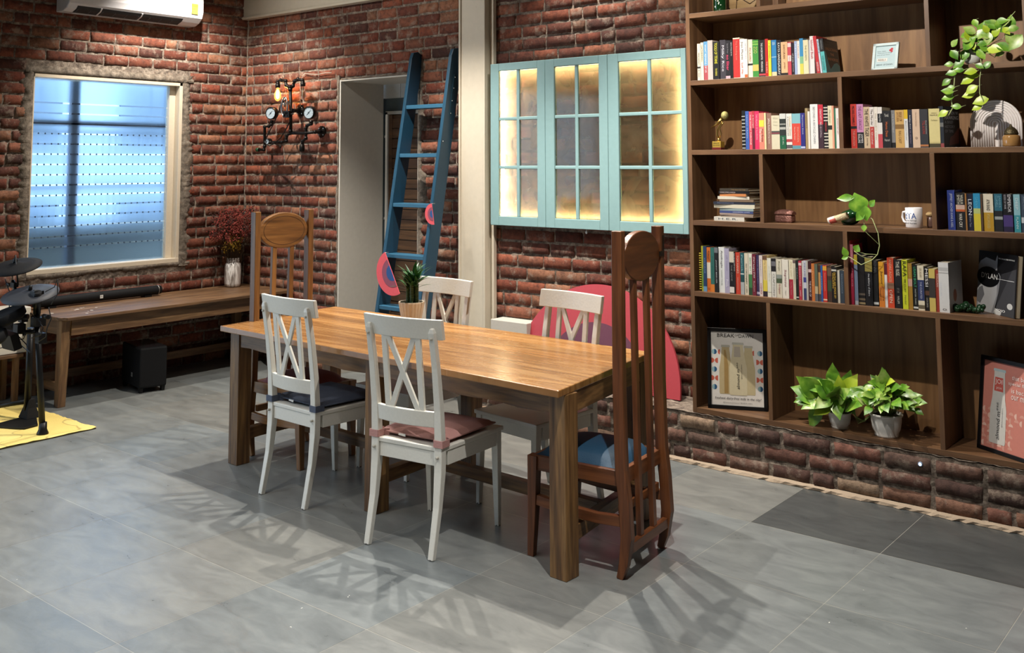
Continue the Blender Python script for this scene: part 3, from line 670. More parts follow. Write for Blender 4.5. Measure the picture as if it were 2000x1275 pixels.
# ---- white jar with dried flowers
vz = thing('flower_jar', 'white marbled jar standing on the far corner of the bench', 'jar', (-7.17, 5.115, BZ))
m, n, l, b = new_mat('marbled_glaze'); tc = n.new('ShaderNodeTexCoord'); wv = n.new('ShaderNodeTexNoise'); wv.inputs['Scale'].default_value = 11; wv.inputs['Distortion'].default_value = 2
mp = n.new('ShaderNodeMapping'); mp.inputs['Scale'].default_value = (2, 2, .35); l.new(tc.outputs['Object'], mp.inputs[0]); l.new(mp.outputs[0], wv.inputs['Vector'])
r = ramp(n, [(.4, '#9d958f'), (.5, '#d5cfca'), (.6, '#e8e4df')]); l.new(wv.outputs['Fac'], r.inputs[0]); l.new(r.outputs[0], b.inputs['Base Color']); b.inputs['Roughness'].default_value = .25
MB().lathe([(.045, 0), (.062, .006), (.068, .03), (.068, .17), (.062, .195), (.052, .205), (.05, .208), (.055, .212), (.055, .220), (.05, .222), (.054, .226), (.054, .238), (.05, .242), (.044, .242), (.044, .2), (.06, .18), (.06, .02), (0, .015)], n=32, cap=False).build('jar_body', m, vz)
fw = thing('dried_flowers', 'bunch of dried dark red and yellow flowers standing in the white jar', 'flowers', (-7.17, 5.115, BZ+.2))
rnd = random.Random(7); st = MB(); red = MB(); yel = MB(); dk = MB()
for k in range(230):
    a = rnd.random()*2*PI; kind = k % 5; sp = rnd.random()**.6
    h = (.26+rnd.random()*.26) if kind != 0 else (.14+rnd.random()*.14)
    R_ = (.26 if kind != 0 else .09)*sp; dx = R_*math.cos(a)*(.45 if math.cos(a) < 0 else .95); dy = R_*math.sin(a)*(1.0 if math.sin(a) < 0 else .8)
    p0 = Vector((.02*math.cos(a), .02*math.sin(a), -.15)); p1 = Vector((dx*.45, dy*.45, h*.5)); p2 = Vector((dx, dy, h*(1-.12*sp)))
    p2.y = min(p2.y, .18); p2.x = max(p2.x, -.12)
    st.tube([p0, p1, p2], [.0016, .0012, .0006], 4)
    tgt = yel if kind == 0 else (red if rnd.random() < .72 else dk)
    for q in range(16):
        f = .5+.5*rnd.random(); c = p1.lerp(p2, f)+Vector(((rnd.random()-.5)*.045, (rnd.random()-.5)*.045, (rnd.random()-.5)*.045)); s_ = .0035+rnd.random()*.0055
        d = Vector((rnd.random()-.5, rnd.random()-.5, rnd.random()-.2)).normalized(); e = d.orthogonal().normalized(); g2 = d.cross(e)
        tgt.add([c-d*s_*1.6, c+e*s_*.8, c+g2*s_*.8, c-e*s_*.8, c-g2*s_*.8, c+d*s_*1.6], [(0, 2, 1), (0, 3, 2), (0, 4, 3), (0, 1, 4), (5, 1, 2), (5, 2, 3), (5, 3, 4), (5, 4, 1)])
st.build('stems', flat('dry_stem', '#4b3a26', .9), fw); red.build('red_blossom', flat('dry_red', '#8a3a30', .9), fw); dk.build('dark_blossom', flat('dry_dark', '#4a2a26', .9), fw); yel.build('yellow_blossom', flat('dry_yellow', '#bf9a34', .9), fw)

# ---- air conditioner
ac = thing('air_conditioner', 'white split air conditioner mounted high on the left brick wall', 'air conditioner', (XW, 4.15, 2.79))
a0 = -.565; a1 = .573; ACW = flat('ac_white', '#d9d6d8', .3)
prof = [(.012, 0), (.11, .0), (.165, .02), (.205, .055), (.222, .10), (.222, .27), (.20, .295), (.012, .295)]
rings = []
for y, k in ((a0, .0), (a0+.004, 1), (a1-.004, 1), (a1, .0)):
    rings.append([(x+(0 if k else -.006 if x > .02 else 0), y, z+(0 if k else .004 if z < .1 else -.004)) for x, z in prof])
MB().loft(rings).build('casing', ACW, ac)
# outlet louvre slot on the sloping underside
sl = MB(); 
def uk(t, off=0): # point along sloping underside profile from (.11,0) to (.205,.055)
    return (.085+.10*t+off*.35, -.001+.048*t*t-off)
sl.prism([(x, a0+.075, z) for x, z in ((.104, -.002), (.1106, -.002), (.1663, .0181), (.190, .0388), (.188, .043), (.164, .022), (.11, .002), (.104, .002))], (0, a1-a0-.245, 0)); s1_ = sl.build('air_outlet', flat('outlet_dark', '#15171a', .7), ac)
mb = MB()
for k in range(0, 27, 3): 
    y = a0+.09+k*.033; mb.prism([(x, y, z) for x, z in ((.108, -.004), (.112, -.004), (.167, .016), (.165, .020), (.11, 0), (.108, 0))], (0, .003, 0))
mb.build('vane', flat('vane_grey', '#4a4e52', .5), s1_)
mb = MB(); mb.bb(.092, .102, a0+.07, a1-.165, -.010, .0); mb.build('louvre_flap', ACW, ac, bevel=.002)
mb = MB()
for y in (a0+.26, a0+.60): mb.prism([(x, y, z) for x, z in ((.104, -.006), (.112, -.006), (.1680, .0145), (.192, .036), (.188, .043), (.164, .022), (.11, .002), (.104, .002))], (0, .010, 0))
mb.build('divider', ACW, ac)
mb = MB(); mb.bb(.222, .2232, a1-.115, a1-.055, .055+.03, .17); lb = mb.build('energy_label', flat('label_yellow', '#e4d94a', .5), ac)
mb = MB()
for k, (s_, w_) in enumerate((('POWER SAVINGS', .05), ('GUIDE', .03), ('3', .008))): put_text(mb, s_, (.2234, a1-.110, .145-k*.024), (0, 1, 0), (0, 0, 1), w_, .011)
mb.build('lettering', flat('print_black', '#1b1b1d'), lb)
mb = MB(); put_text(mb, 'INVERTER ELECTRIC TECH', (.2224, a0+.12, .11), (0, 1, 0), (0, 0, 1), .13, .012); put_text(mb, 'PANASONIC', (.2224, a1-.24, .112), (0, 1, 0), (0, 0, 1), .09, .014); put_text(mb, 'nanoe', (.2224, a1-.08, .07), (0, 1, 0), (0, 0, 1), .05, .008)
mb.build('lettering', flat('print_black', '#1b1b1d'), ac)

# ---- blue ladder leaning by the door
ld = thing('ladder', 'dark blue wooden ladder leaning on the brick wall across the doorway', 'ladder', (-4.975, 4.78, 0))
LB = flat('ladder_blue', '#1a4259', .4, bump=.1, bscale=40); LBL = flat('ladder_blue_tread', '#2e5f7b', .4, bump=.1, bscale=40)
def ly(z): return .18*z
for s, xo in ((-1, -.2), (1, .2)):
    mb = MB(); prof = []
    pts = [(ly(0), 0), (ly(0)+.115, 0), (ly(2.38)+.115, 2.38), (ly(2.44)+.1, 2.455), (ly(2.46)+.06, 2.475), (ly(2.45)+.015, 2.465), (ly(2.42), 2.42)]
    mb.prism([(xo-.015, y, z) for y, z in pts], (.03, 0, 0)); mb.build('rail', LB, ld, bevel=.003)
for k in range(7):
    z = 2.07-.353*k
    if z < .1: break
    MB().prism([(-.185, ly(z)+.004, z-.028), (-.185, ly(z)+.112, z-.028), (-.185, ly(z)+.112, z), (-.185, ly(z)+.004, z)], (.37, 0, 0)).build('step', LBL, ld, bevel=.003)
mb = MB(); mb.prism([(.2152, ly(1.98)+.05, 1.98), (.2152, ly(1.98)+.075, 1.98), (.2152, ly(2.28)+.075, 2.28), (.2152, ly(2.28)+.05, 2.28)], (.002, 0, 0)); pl = mb.build('metal_plate', flat('plate_blue', '#2a4a5c', .35, .5), ld)
mb = MB()
for z in (2.0, 2.09, 2.18, 2.26): mb.sphere((.2172, ly(z)+.062, z), .004, 8, 6)
mb.sphere((.2155, ly(1.8)+.02, 1.8), .005, 8, 6); mb.build('rivet', flat('rivet_pale', '#a9b0b2', .4, .6), pl)
# half-circle ornaments hooked on the ladder
def half_disc(name, label, cat, c, R, ang, n, th=.006, group=None, tilt=None):
    """c centre of the straight edge; ang direction of the straight edge in the plane (u,z)"""
    o = thing(name, label, cat, c, 0, group)
    n = Vector(n).normalized(); zd = Vector((0, 0, 1)); zd = (zd-n*zd.dot(n)).normalized(); ud = zd.cross(n) * 1
    e = ud*math.cos(ang)+zd*math.sin(ang)
    for k, (f, colr, nm) in enumerate(((1, '#d4525a', 'outer_band'), (.62, '#7a4257', 'middle_band'), (.30, '#27507f', 'inner_band'))):
        mb = MB(); disc(mb, n*(th*0 if k == 0 else th+.0004*(k-1)), n, e, R*f, 40, 0, PI, th if k == 0 else .0004); mb.build(nm, flat('card_'+nm, colr, .6), o)
    return o
HG = 'small striped half circles hanging on the ladder'
pA = at(768, 535, Y=4.78+ly(.86)-.03); pB = at(843, 418, Y=4.78+ly(1.28)-.03)
def edge_half(label, pa, pb, Y, group):
    b_ = at(*pa, Y=Y); a = at(*pb, Y=Y); c = (a+b_)/2; R = (a-b_).length/2; d = (b_-a).normalized()
    o = thing('half_circle_ornament', label, 'ornament', c, 0, group); n = Vector((0, -1, 0))
    for k, (f, colr, nm) in enumerate(((1, '#dd5862', 'outer_band'), (.64, '#8d4a5e', 'middle_band'), (.36, '#28508a', 'inner_band'))):
        mb = MB(); disc(mb, n*(0 if k == 0 else .005+.0004*k), n, d, R*f, 40, 0, PI, .005 if k == 0 else .0006); mb.build(nm, flat('card_'+nm, colr, .6), o)
    mb = MB(); mb.tube([Vector((0, -.003, 0))+d*R*.95, Vector((0, .03, 0))+d*R*.97], .003, 6); mb.build('hook', flat('hook_steel', '#8c8f92', .4, .7), o)
    return o
edge_half('larger coral, plum and blue half circle hanging at the left rail of the ladder', (752.5, 492), (781.5, 573.5), 4.78+ly(.86)-.012, HG)
edge_half('small coral, plum and blue half circle hanging at the right rail of the ladder', (843.5, 397), (848.5, 438.5), 4.78+ly(1.2)-.012, HG)

# ---- big coral half circle leaning on the wall behind the table
hc = thing('half_circle_board', 'big coral half-circle board leaning on the brick wall behind the right end of the table', 'board', (-3.552, 5.19, .277))
n = Vector((0, -1, .2)).normalized()
for k, (f, colr, nm) in enumerate(((1, '#ab3f49', 'outer_band'), (.62, '#64394c', 'middle_band'), (.30, '#2c4a78', 'inner_band'))):
    mb = MB(); disc(mb, n*(0 if k == 0 else .016+.0005*k), n, Vector((1, 0, 0)), .615*f, 60, 0, PI, .016 if k == 0 else .0006); mb.build(nm, flat('board_'+nm, colr, .5), hc)
# ---- white box on the wall by the pillar
bx = thing('wall_box', 'white box with a round hole beside the pillar behind the table', 'box', (-4.225, 5.24, .277))
MB().bb(-.155, .155, -.05, .085, 0, .325).build('casing', flat('box_white', '#c4beb4', .6), bx, bevel=.004)
MB().lathe([(.03, .0), (.03, .003)], (.07, -.0505, .225), 20, 'y').build('hole', BLKM, bx)

# ---- potted plant on the table
def pot_thing(name, label, loc, prof, mat, n=32, soil=None, group=None, ribs=0):
    o = thing(name, label, 'plant', loc, 0, group)
    mb = MB()
    if ribs:
        rings = []
        for r_, h in prof:
            rings.append([((r_*(1+(.035 if k % 2 else 0) if r_ > .02 else r_))*math.cos(2*PI*k/ribs), (r_*(1+(.035 if k % 2 else 0) if r_ > .02 else r_))*math.sin(2*PI*k/ribs), h) for k in range(ribs)])
        mb.loft(rings, False)
    else: mb.lathe(prof, n=n, cap=False)
    mb.build('pot', mat, o)
    if soil: MB().lathe([(0.001, soil[1]), (soil[0], soil[1]), (soil[0], soil[1]-.01)], n=20).build('soil', flat('soil', '#2c2018', .95, bump=.8, bscale=90), o)
    return o
def leaf(mb, p, d, up, L, Wd, bend=.25, fold=.18, heart=True, tip=1.6):
    """a leaf with its base at p, growing along d"""
    p = Vector(p); d = Vector(d).normalized(); up = Vector(up); s = d.cross(up)
    if s.length < 1e-3: s = d.orthogonal()
    s.normalize(); up = s.cross(d).normalized(); n_ = 8; vs_ = []; fs = []
    prof = [0, .62, .92, 1.0, .93, .76, .52, .25, 0] if heart else [.15, .6, .85, .95, .9, .72, .5, .25, 0]
    for i in range(n_+1):
        t = i/n_; c = p+d*(L*t)-up*(bend*L*t*t); wd = Wd/2*prof[i]
        back = d*(-.13*L*(1-min(1, t*4))) if heart and i < 3 else Vector()
        vs_ += [c-s*wd+up*(fold*wd)+back, c-s*wd*.5+up*(fold*wd*.35)+back*.6, c, c+s*wd*.5+up*(fold*wd*.35)+back*.6, c+s*wd+up*(fold*wd)+back]
    for i in range(n_):
        for j in range(4): fs.append((i*5+j, i*5+j+1, (i+1)*5+j+1, (i+1)*5+j))
    mb.add(vs_, fs, True)
def leaf_mat(name, a, b2, c, sc=14):
    m, n, l, b = new_mat(name); tc = n.new('ShaderNodeTexCoord'); nz = n.new('ShaderNodeTexNoise'); nz.inputs['Scale'].default_value = sc; nz.inputs['Detail'].default_value = 3
    l.new(tc.outputs['Object'], nz.inputs['Vector']); r = ramp(n, [(.35, a), (.52, b2), (.68, c)]); l.new(nz.outputs['Fac'], r.inputs[0]); l.new(r.outputs[0], b.inputs['Base Color'])
    b.inputs['Roughness'].default_value = .35; b.inputs['Subsurface Weight'].default_value = .0; b.inputs['Transmission Weight'].default_value = 0
    return m
DRAC = leaf_mat('dracaena_leaf', '#17351b', '#26502a', '#3f6f38', 9)
dp = pot_thing('potted_plant', 'small bamboo-like plant in a ribbed cream pot on the dining table', (-4.058, 4.11, TZ), [(.0, .0), (.050, 0), (.056, .01), (.072, .105), (.072, .112), (.064, .112), (.06, .06), (0, .05)], flat('cream_ceramic', '#d6cab4', .5), soil=(.064, .1), ribs=44)
rnd = random.Random(12); cn = MB(); lf = MB()
for k, (x, y) in enumerate(((-.018, -.01), (.016, -.014), (0, .018), (-.03, .012), (.03, .01))):
    h = .20+.02*(k % 3); prof = []
    for q in range(12): prof += [(.0115, .095+q*(h-.1)/12), (.0125, .095+(q+.85)*(h-.1)/12), (.0095, .095+(q+.93)*(h-.1)/12)]
    cn.lathe(prof, (x, y, 0), 10)
    for q in range(17):
        a = rnd.random()*2*PI; el = .5+rnd.random()*.9; d = Vector((math.cos(a)*math.cos(el), math.sin(a)*math.cos(el), math.sin(el)))
        leaf(lf, (x+d.x*.01, y+d.y*.01, h-.03+rnd.random()*.05), d, (0, 0, 1), .07+rnd.random()*.05, .024, .35, .2, False)
cn.build('canes', flat('cane_green', '#39562b', .5), dp); lf.build('foliage', DRAC, dp)

def led(name, col, s):
    m, n, l, b = new_mat(name); b.inputs['Base Color'].default_value = (0.8, .8, .7, 1); b.inputs['Emission Color'].default_value = col; b.inputs['Emission Strength'].default_value = s; return m
TEAL = flat('teal_paint', '#84a6a8', .5, bump=.2, bscale=30); YT = 5.25
tw = thing('salvaged_window', 'wide pale teal triple window panel glowing yellow on the brick wall beside the bookshelf', 'window panel', (-3.665, YT, 1.22))
tx0, tx1, tz0, tz1 = -4.43-(-3.665), -2.90-(-3.665), 0.005, 1.112
sx = [tx0, -3.955+3.665, -3.46+3.665, tx1]
pan = flat('x', '#ffffff')
pg, n, l, b = new_mat('dusty_glass')
b.inputs['Base Color'].default_value = lin('#cfc4ae'); b.inputs['Roughness'].default_value = .5; b.inputs['Alpha'].default_value = 1
tc = n.new('ShaderNodeTexCoord'); nz = n.new('ShaderNodeTexNoise'); nz.inputs['Scale'].default_value = 5; nz.inputs['Detail'].default_value = 5; nz.inputs['Distortion'].default_value = 1.2; l.new(tc.outputs['Object'], nz.inputs['Vector'])
mr = n.new('ShaderNodeMapRange'); mr.inputs[1].default_value = .3; mr.inputs[2].default_value = .75; mr.inputs[3].default_value = .2; mr.inputs[4].default_value = .48; l.new(nz.outputs['Fac'], mr.inputs[0])
tr = n.new('ShaderNodeBsdfTransparent'); tr.inputs[0].default_value = (.92, .92, .88, 1); tl = n.new('ShaderNodeBsdfTranslucent'); tl.inputs[0].default_value = lin('#e6dcc4')
gs = n.new('ShaderNodeBsdfGlossy'); gs.inputs['Roughness'].default_value = .08
m1 = n.new('ShaderNodeMixShader'); m2 = n.new('ShaderNodeMixShader'); fz = n.new('ShaderNodeFresnel'); fz.inputs[0].default_value = 1.4
l.new(mr.outputs[0], m1.inputs[0]); l.new(tr.outputs[0], m1.inputs[1]); l.new(tl.outputs[0], m1.inputs[2])
l.new(fz.outputs[0], m2.inputs[0]); l.new(m1.outputs[0], m2.inputs[1]); l.new(gs.outputs[0], m2.inputs[2]); l.new(m2.outputs[0], n['Material Output'].inputs[0])
for k in range(3):
    a, b_ = sx[k]+.0015, sx[k+1]-.0015; wd = b_-a; L_, R__ = a+.073, b_-.066
    if k == 2: L_, R__ = a+.078, b_-.035
    bt, tp = tz0+.062, tz1-.052
    mb = MB()
    for q in ((a, L_, tz0, tz1), (R__, b_, tz0, tz1), (L_, R__, tz0, bt), (L_, R__, tp, tz1)): mb.bb(q[0], q[1], 0, .03, q[2], q[3])
    sf = mb.build('sash', TEAL, tw, bevel=.003)
    mb = MB(); cxm = (L_+R__)/2; mb.bb(cxm-.012, cxm+.012, .004, .026, bt, tp)
    zz = [bt, bt+(tp-bt)/3, bt+2*(tp-bt)/3, tp]
    for z in zz[1:3]: mb.bb(L_, R__, .005, .025, z-.011, z+.011)
    mb.build('glazing_bars', TEAL, sf, bevel=.004)
    for i in range(2):
        for j in range(3):
            x0 = (L_, cxm)[i]; x1 = (cxm, R__)[i]
            MB().bb(x0, x1, .014, .017, zz[j], zz[j+1]).build('pane', pg, sf)
mb = MB()
for q in ((tx0, tx0+.012, tz0, tz1), (tx1-.012, tx1, tz0, tz1), (tx0, tx1, tz0, tz0+.012), (tx0, tx1, tz1-.012, tz1)): mb.bb(q[0], q[1], .03, .079, q[2], q[3])
mb.build('back_frame', TEAL, tw)
LED = led('led_strip_warm', (1, .80, .42, 1), 13); LEDW = led('led_strip_bright', (1, .88, .62, 1), 34)
mb = MB(); mb.bb(tx0+.064, tx0+.068, .032, .076, tz0+.05, tz1-.05); mb.build('led_strip', LEDW, tw)
for q in ((tx0+.08, tx1-.04, tz0+.052, tz0+.056), (tx0+.08, tx1-.04, tz1-.048, tz1-.044), (tx1-.034, tx1-.030, tz0+.07, tz1-.07)):
    mb = MB(); mb.bb(q[0], q[1], .032, .072, q[2], q[3]); mb.build('led_strip', LED, tw)
mb = MB(); mb.lathe([(.008, 0), (.008, .003)], (.02, .02, -.016), 12, 'y'); mb.path([(.02, .02, -.02), (.02, .02, .006)], .004, .003); mb.build('hanging_eye', flat('eye_steel', '#b0aca4', .4, .7), tw)

# ================================================================ pipe wall lamp
PI_M = flat('black_iron_pipe', '#1f1c1a', .38, .75, bump=.3, bscale=200)
lamp = thing('pipe_wall_lamp', 'black iron pipe wall lamp with two gauges and one lit bulb on the brick wall', 'wall lamp', (-6.65, YB, 1.95))
LO = Vector((-6.65, YB, 1.95))
def L(x, y, Y=5.19): return at(480+x/7.083, 130+y/7.083, Y=Y)-LO
def pipe(pts, r=.0125, joints=True):
    mb = MB(); pts = [Vector(p) for p in pts]; mb.tube(pts, r, 10)
    if joints:
        for i in range(1, len(pts)-1): mb.sphere(pts[i], r*1.28, 10, 8)
        for i in (0, len(pts)-1):
            j = 1 if i == 0 else len(pts)-2; d = (pts[j]-pts[i]).normalized(); mb.tube([pts[i], pts[i]+d*.022], r*1.3, 10)
    return mb
pipe([L(615, 300), L(622, 620), L(622, 910)], .014).build('pipe', PI_M, lamp)
pipe([L(612, 292), L(560, 262), L(552, 200), L(480, 190), L(445, 210), L(443, 255)], .0135).build('pipe', PI_M, lamp)
pipe([L(612, 292), L(655, 265), L(675, 200), L(725, 178), L(785, 190), L(790, 240)], .0135).build('pipe', PI_M, lamp)
for x, y, lit in ((443, 262, 1), (790, 240, 0)):
    p = L(x, y); mb = MB(); mb.lathe([(.014, .012), (.021, .008), (.021, -.016), (.018, -.02)], p, 16); mb.build('socket', PI_M, lamp)
    mb = MB(); mb.lathe([(.011, -.018), (.014, -.035), (.024, -.062), (.029, -.085), (.026, -.108), (.014, -.126), (.002, -.131)], p, 20, cap=False)
    if lit:
        m, n, l, b = new_mat('bulb_lit'); b.inputs['Transmission Weight'].default_value = 1; b.inputs['Roughness'].default_value = 0; b.inputs['IOR'].default_value = 1.03; b.inputs['Base Color'].default_value = (1, .62, .28, 1); b.inputs['Emission Color'].default_value = (1, .5, .12, 1); b.inputs['Emission Strength'].default_value = .5
        bo = mb.build('bulb', m, lamp)
        f_ = MB()
        for k in range(4): a = k*PI/2; f_.tube([p+Vector((.006*math.cos(a), .006*math.sin(a), -.04)), p+Vector((.012*math.cos(a), .012*math.sin(a), -.1))], .0014, 5)
        f_.lathe([(.003, -.035), (.010, -.05), (.014, -.085), (.010, -.105), (.002, -.11)], p, 12)
        f_.build('glowing_core', led('bulb_core', (1, .52, .16, 1), 190), bo)
    else:
        m, n, l, b = new_mat('bulb_clear'); b.inputs['Transmission Weight'].default_value = 1; b.inputs['Roughness'].default_value = 0; b.inputs['IOR'].default_value = 1.1
        bo = mb.build('bulb', m, lamp)
        f_ = MB()
        for k in range(4): a = k*PI/2; f_.tube([p+Vector((.006*math.cos(a), .006*math.sin(a), -.03)), p+Vector((.014*math.cos(a), .014*math.sin(a), -.1))], .0016, 5)
        f_.build('filament', flat('filament', '#c9a060', .4, .6), bo)
for (x, y) in ((755, 610), (1050, 900)):
    p = L(x, y, YB-.012); p.y = -.012
    mb = MB(); mb.lathe([(.047, -.010), (.047, .004), (.03, .01), (.022, .03), (.018, .034)], p, 24, 'y'); fo = mb.build('wall_flange', PI_M, lamp)
    mb = MB()
    for k in range(4): a = PI/4+k*PI/2; mb.lathe([(.005, .003), (.005, .009)], p+Vector((.036*math.cos(a), 0, .036*math.sin(a))), 8, 'y')
    mb.build('flange_bolts', SIL, fo)
pipe([L(755, 610, YB-.02), L(640, 610)], .014).build('pipe', PI_M, lamp)
pipe([L(1050, 900, YB-.02), L(960, 905), L(830, 920), L(622, 920), L(570, 950), L(560, 1030), L(500, 1045), L(340, 1050), L(260, 1050)], .0125).build('pipe', PI_M, lamp)
pipe([L(362, 740), L(355, 800), L(320, 825), L(262, 835), L(262, 1100), L(250, 1150), L(165, 1150)], .0125).build('pipe', PI_M, lamp)
MB().lathe([(.017, -.01), (.017, .02)], L(165, 1150), 12, 'x').build('green_cap', flat('green_cap', '#1f4a2a', .5), lamp)
pipe([L(905, 745), L(905, 790), L(850, 815), L(832, 850), L(832, 990), L(785, 1035), L(778, 1110)], .0125).build('pipe', PI_M, lamp)
MB().lathe([(.016, .02), (.022, .015), (.022, -.03), (.017, -.034)], L(778, 1120), 16).build('socket', PI_M, lamp)
GF = flat('gauge_face', '#9ba8b0', .4); 
for x, y, R_ in ((345, 645, .052), (872, 637, .052), (295, 1035, .024)):
    p = L(x, y, 5.17); d = (cf*-1).copy(); d = Vector((.25, -1, -.05)).normalized()
    o = thing('gauge', None, None); o.parent = lamp; o.name = 'gauge'
    del o
    mb = MB(); rot = Vector((0, -1, 0)).rotation_difference(d).to_matrix(); rings = []
    for r_, h in ((R_*.9, -.04), (R_, -.038), (R_, .004), (R_*.9, .006), (R_*.88, 0)):
        rings.append([p+rot@Vector((r_*math.cos(2*PI*k/28), -h, r_*math.sin(2*PI*k/28))) for k in range(28)])
    mb.loft(rings, True, True); go = mb.build('gauge_case', PI_M, lamp)
    mb = MB(); disc(mb, p+d*.001, d, (0, 0, 1), R_*.87, 28, th=.001); ff = mb.build('dial', GF, go)
    mb = MB(); u = rot@Vector((.7, 0, .7)); w_ = rot@Vector((-.7, 0, .7)); c0 = p+d*.003
    mb.prism([c0-u*R_*.5-w_*.002, c0-u*R_*.5+w_*.002, c0+u*R_*.55+w_*.001, c0+u*R_*.55-w_*.001], d*.0008); disc(mb, c0, d, (0, 0, 1), R_*.12, 10, th=.002)
    for k in range(9):
        a = -PI*.75+k*PI*1.5/8; v = rot@Vector((math.sin(a), 0, math.cos(a))); s_ = rot@Vector((math.cos(a), 0, -math.sin(a)))
        mb.prism([c0+v*R_*.68-s_*.0012, c0+v*R_*.68+s_*.0012, c0+v*R_*.80+s_*.0012, c0+v*R_*.80-s_*.0012], d*.0004)
    mb.build('needle', flat('needle_dark', '#23303c', .5), ff)
for o in [o for o in COL.objects if o.name.startswith('gauge') and o.type == 'EMPTY']: bpy.data.objects.remove(o)
# wheel, chain loop and pedal
c0 = L(550, 590, 5.15); mb = MB()
rg = [c0+Vector((.062*math.cos(a)*.62, -.01, .062*1.25*math.sin(a)+.02)) for a in np.linspace(0, 2*PI, 33)]
mb.tube(rg, .006, 8, False); mb.build('wheel_rim', flat('chrome', '#a9a7a3', .2, 1), lamp)
mb = MB(); 
for a in (.6, 1.57, 2.5): mb.tube([c0+Vector((0, -.01, .02)), c0+Vector((.038*math.cos(a), -.01, .078*math.sin(a)+.02))], .004, 6)
mb.build('wheel_spoke', flat('chrome', '#a9a7a3', .2, 1), lamp)
mb = MB(); loop = [(520, 480), (490, 520), (450, 640), (380, 800), (310, 930), (275, 1010), (280, 1075), (330, 1095), (400, 1060), (480, 990), (560, 860), (620, 740), (640, 640), (620, 540), (580, 480), (545, 465), (520, 480)]
mb.tube([L(x, y, 5.14) for x, y in loop], .0045, 6, False); mb.build('chain', PI_M, lamp)
mb = MB(); pc = L(575, 660, 5.11)
for dx in (-.032, .032): mb.box(pc+Vector((dx, 0, 0)), (.012, .03, .045))
for dz in (-.022, .022): mb.box(pc+Vector((0, 0, dz)), (.07, .03, .008))
for k in (-1, 0, 1): mb.box(pc+Vector((k*.016, 0, 0)), (.006, .026, .04), Matrix.Rotation(.5*k, 3, 'Y'))
mb.tube([pc+Vector((.03, 0, 0)), pc+Vector((.062, .01, 0))], .005, 8); mb.build('pedal', PI_M, lamp)
mb = MB(); mb.tube([L(350, 1050, 5.17), L(420, 1070, 5.15), L(470, 1100, 5.13), L(480, 1110, 5.12)], .006, 8); mb.sphere(L(480, 1110, 5.12), .01, 8, 6); mb.build('crank_arm', PI_M, lamp)
mb = MB(); mb.tube([L(820, 95, YB-.022), L(900, 105, YB-.024), L(1000, 108, YB-.024), L(1100, 88, YB-.024), L(1190, 85, YB-.022)], .003, 6); mb.tube([L(820, 95, YB-.022), L(790, 130, YB-.022), L(755, 210, YB-.022), L(755, 560, YB-.022)], .0035, 6)
mb.build('cable', flat('cable_pale', '#b9ac9c', .6), lamp)

# ================================================================ drum kit, kick pedal, rug
rug = thing('rug', 'yellow woven rug lying under the drum kit at the left edge', 'rug', (-6.55, 2.6, 0))
m, n, l, b = new_mat('rug_yellow'); tc = n.new('ShaderNodeTexCoord'); nz = n.new('ShaderNodeTexNoise'); nz.inputs['Scale'].default_value = 3.2; nz.inputs['Detail'].default_value = 1; l.new(tc.outputs['Object'], nz.inputs['Vector'])
r = ramp(n, [(.485, '#d8bf6c'), (.5, '#a89253'), (.515, '#dcc474')]); l.new(nz.outputs['Fac'], r.inputs[0]); l.new(r.outputs[0], b.inputs['Base Color']); b.inputs['Roughness'].default_value = .95
n2 = n.new('ShaderNodeTexNoise'); n2.inputs['Scale'].default_value = 180; l.new(tc.outputs['Object'], n2.inputs['Vector']); bp = n.new('ShaderNodeBump'); bp.inputs['Strength'].default_value = .7; bp.inputs['Distance'].default_value = .004; l.new(n2.outputs['Fac'], bp.inputs['Height']); l.new(bp.outputs[0], b.inputs['Normal'])
mb = MB(); N = 40; rnd = random.Random(2); g = []
for j in range(N+1):
    for i in range(N+1):
        x = -.5+1.045*i/N; y = -.75+1.45*j/N; z = .007+(.006*rnd.random() if (j > N-2 or i > N-2) else .001*math.sin(i*.9))
        if j == N: y += .004*math.sin(i*.7)
        g.append((x, y, z))
mb.add(g, [(j*(N+1)+i, j*(N+1)+i+1, (j+1)*(N+1)+i+1, (j+1)*(N+1)+i) for i in range(N) for j in range(N)], True)
ro = mb.build('woven_pile', m, rug)
mb = MB(); mb.bb(-.5, .54, -.75, .70, .001, .006); mb.build('backing', flat('rug_edge', '#5a5132', .9), rug)

DK = thing('electronic_drum_kit', 'black electronic drum kit on a tubular frame at the left edge', 'drum kit', (-6.3, 2.9, 0)); DO = Vector((-6.3, 2.9, 0))
def D(x, y, Y=2.95): return at(x, y, Y=Y)-DO
def kit(name, mb, mat=None, parent=None): return mb.build(name, mat or BLK, parent or DK)
zr = .008
f1 = Vector((-6.125, 3.018, zr))-DO; t1 = D(72, 610, 2.96)
lg = kit('leg', MB().tube([f1, t1], .019, 14)); MB().lathe([(.035, 0), (.034, .008), (.024, .03), (.023, .07)], f1, 18).build('rubber_foot', BLK, lg)
f2 = at(50, 800, Z=zr+.1)-DO
kit('leg', MB().tube([D(53, 800, 3.12), D(60, 640, 3.1)], .021, 14))
kit('upright_post', MB().tube([D(72, 612, 2.96), D(74, 520+50, 2.93)], [.022, .022], 14))
kit('clamp', MB().box(D(75, 628, 2.95), (.07, .06, .05))); kit('clamp', MB().box(D(72, 575, 2.94), (.06, .06, .045))); kit('clamp', MB().box(D(80, 660, 2.95), (.05, .05, .06))); kit('clamp_knob', MB().lathe([(.014, -.03), (.014, .03)], D(90, 618, 2.94), 12, 'x'))
kit('cross_bar', MB().tube([D(-60, 648, 2.9), D(72, 648, 2.96)], .014, 12))
kit('cross_bar', MB().tube([D(-60, 628, 2.75), D(5, 622, 2.85), D(55, 618, 2.95)], .017, 12))
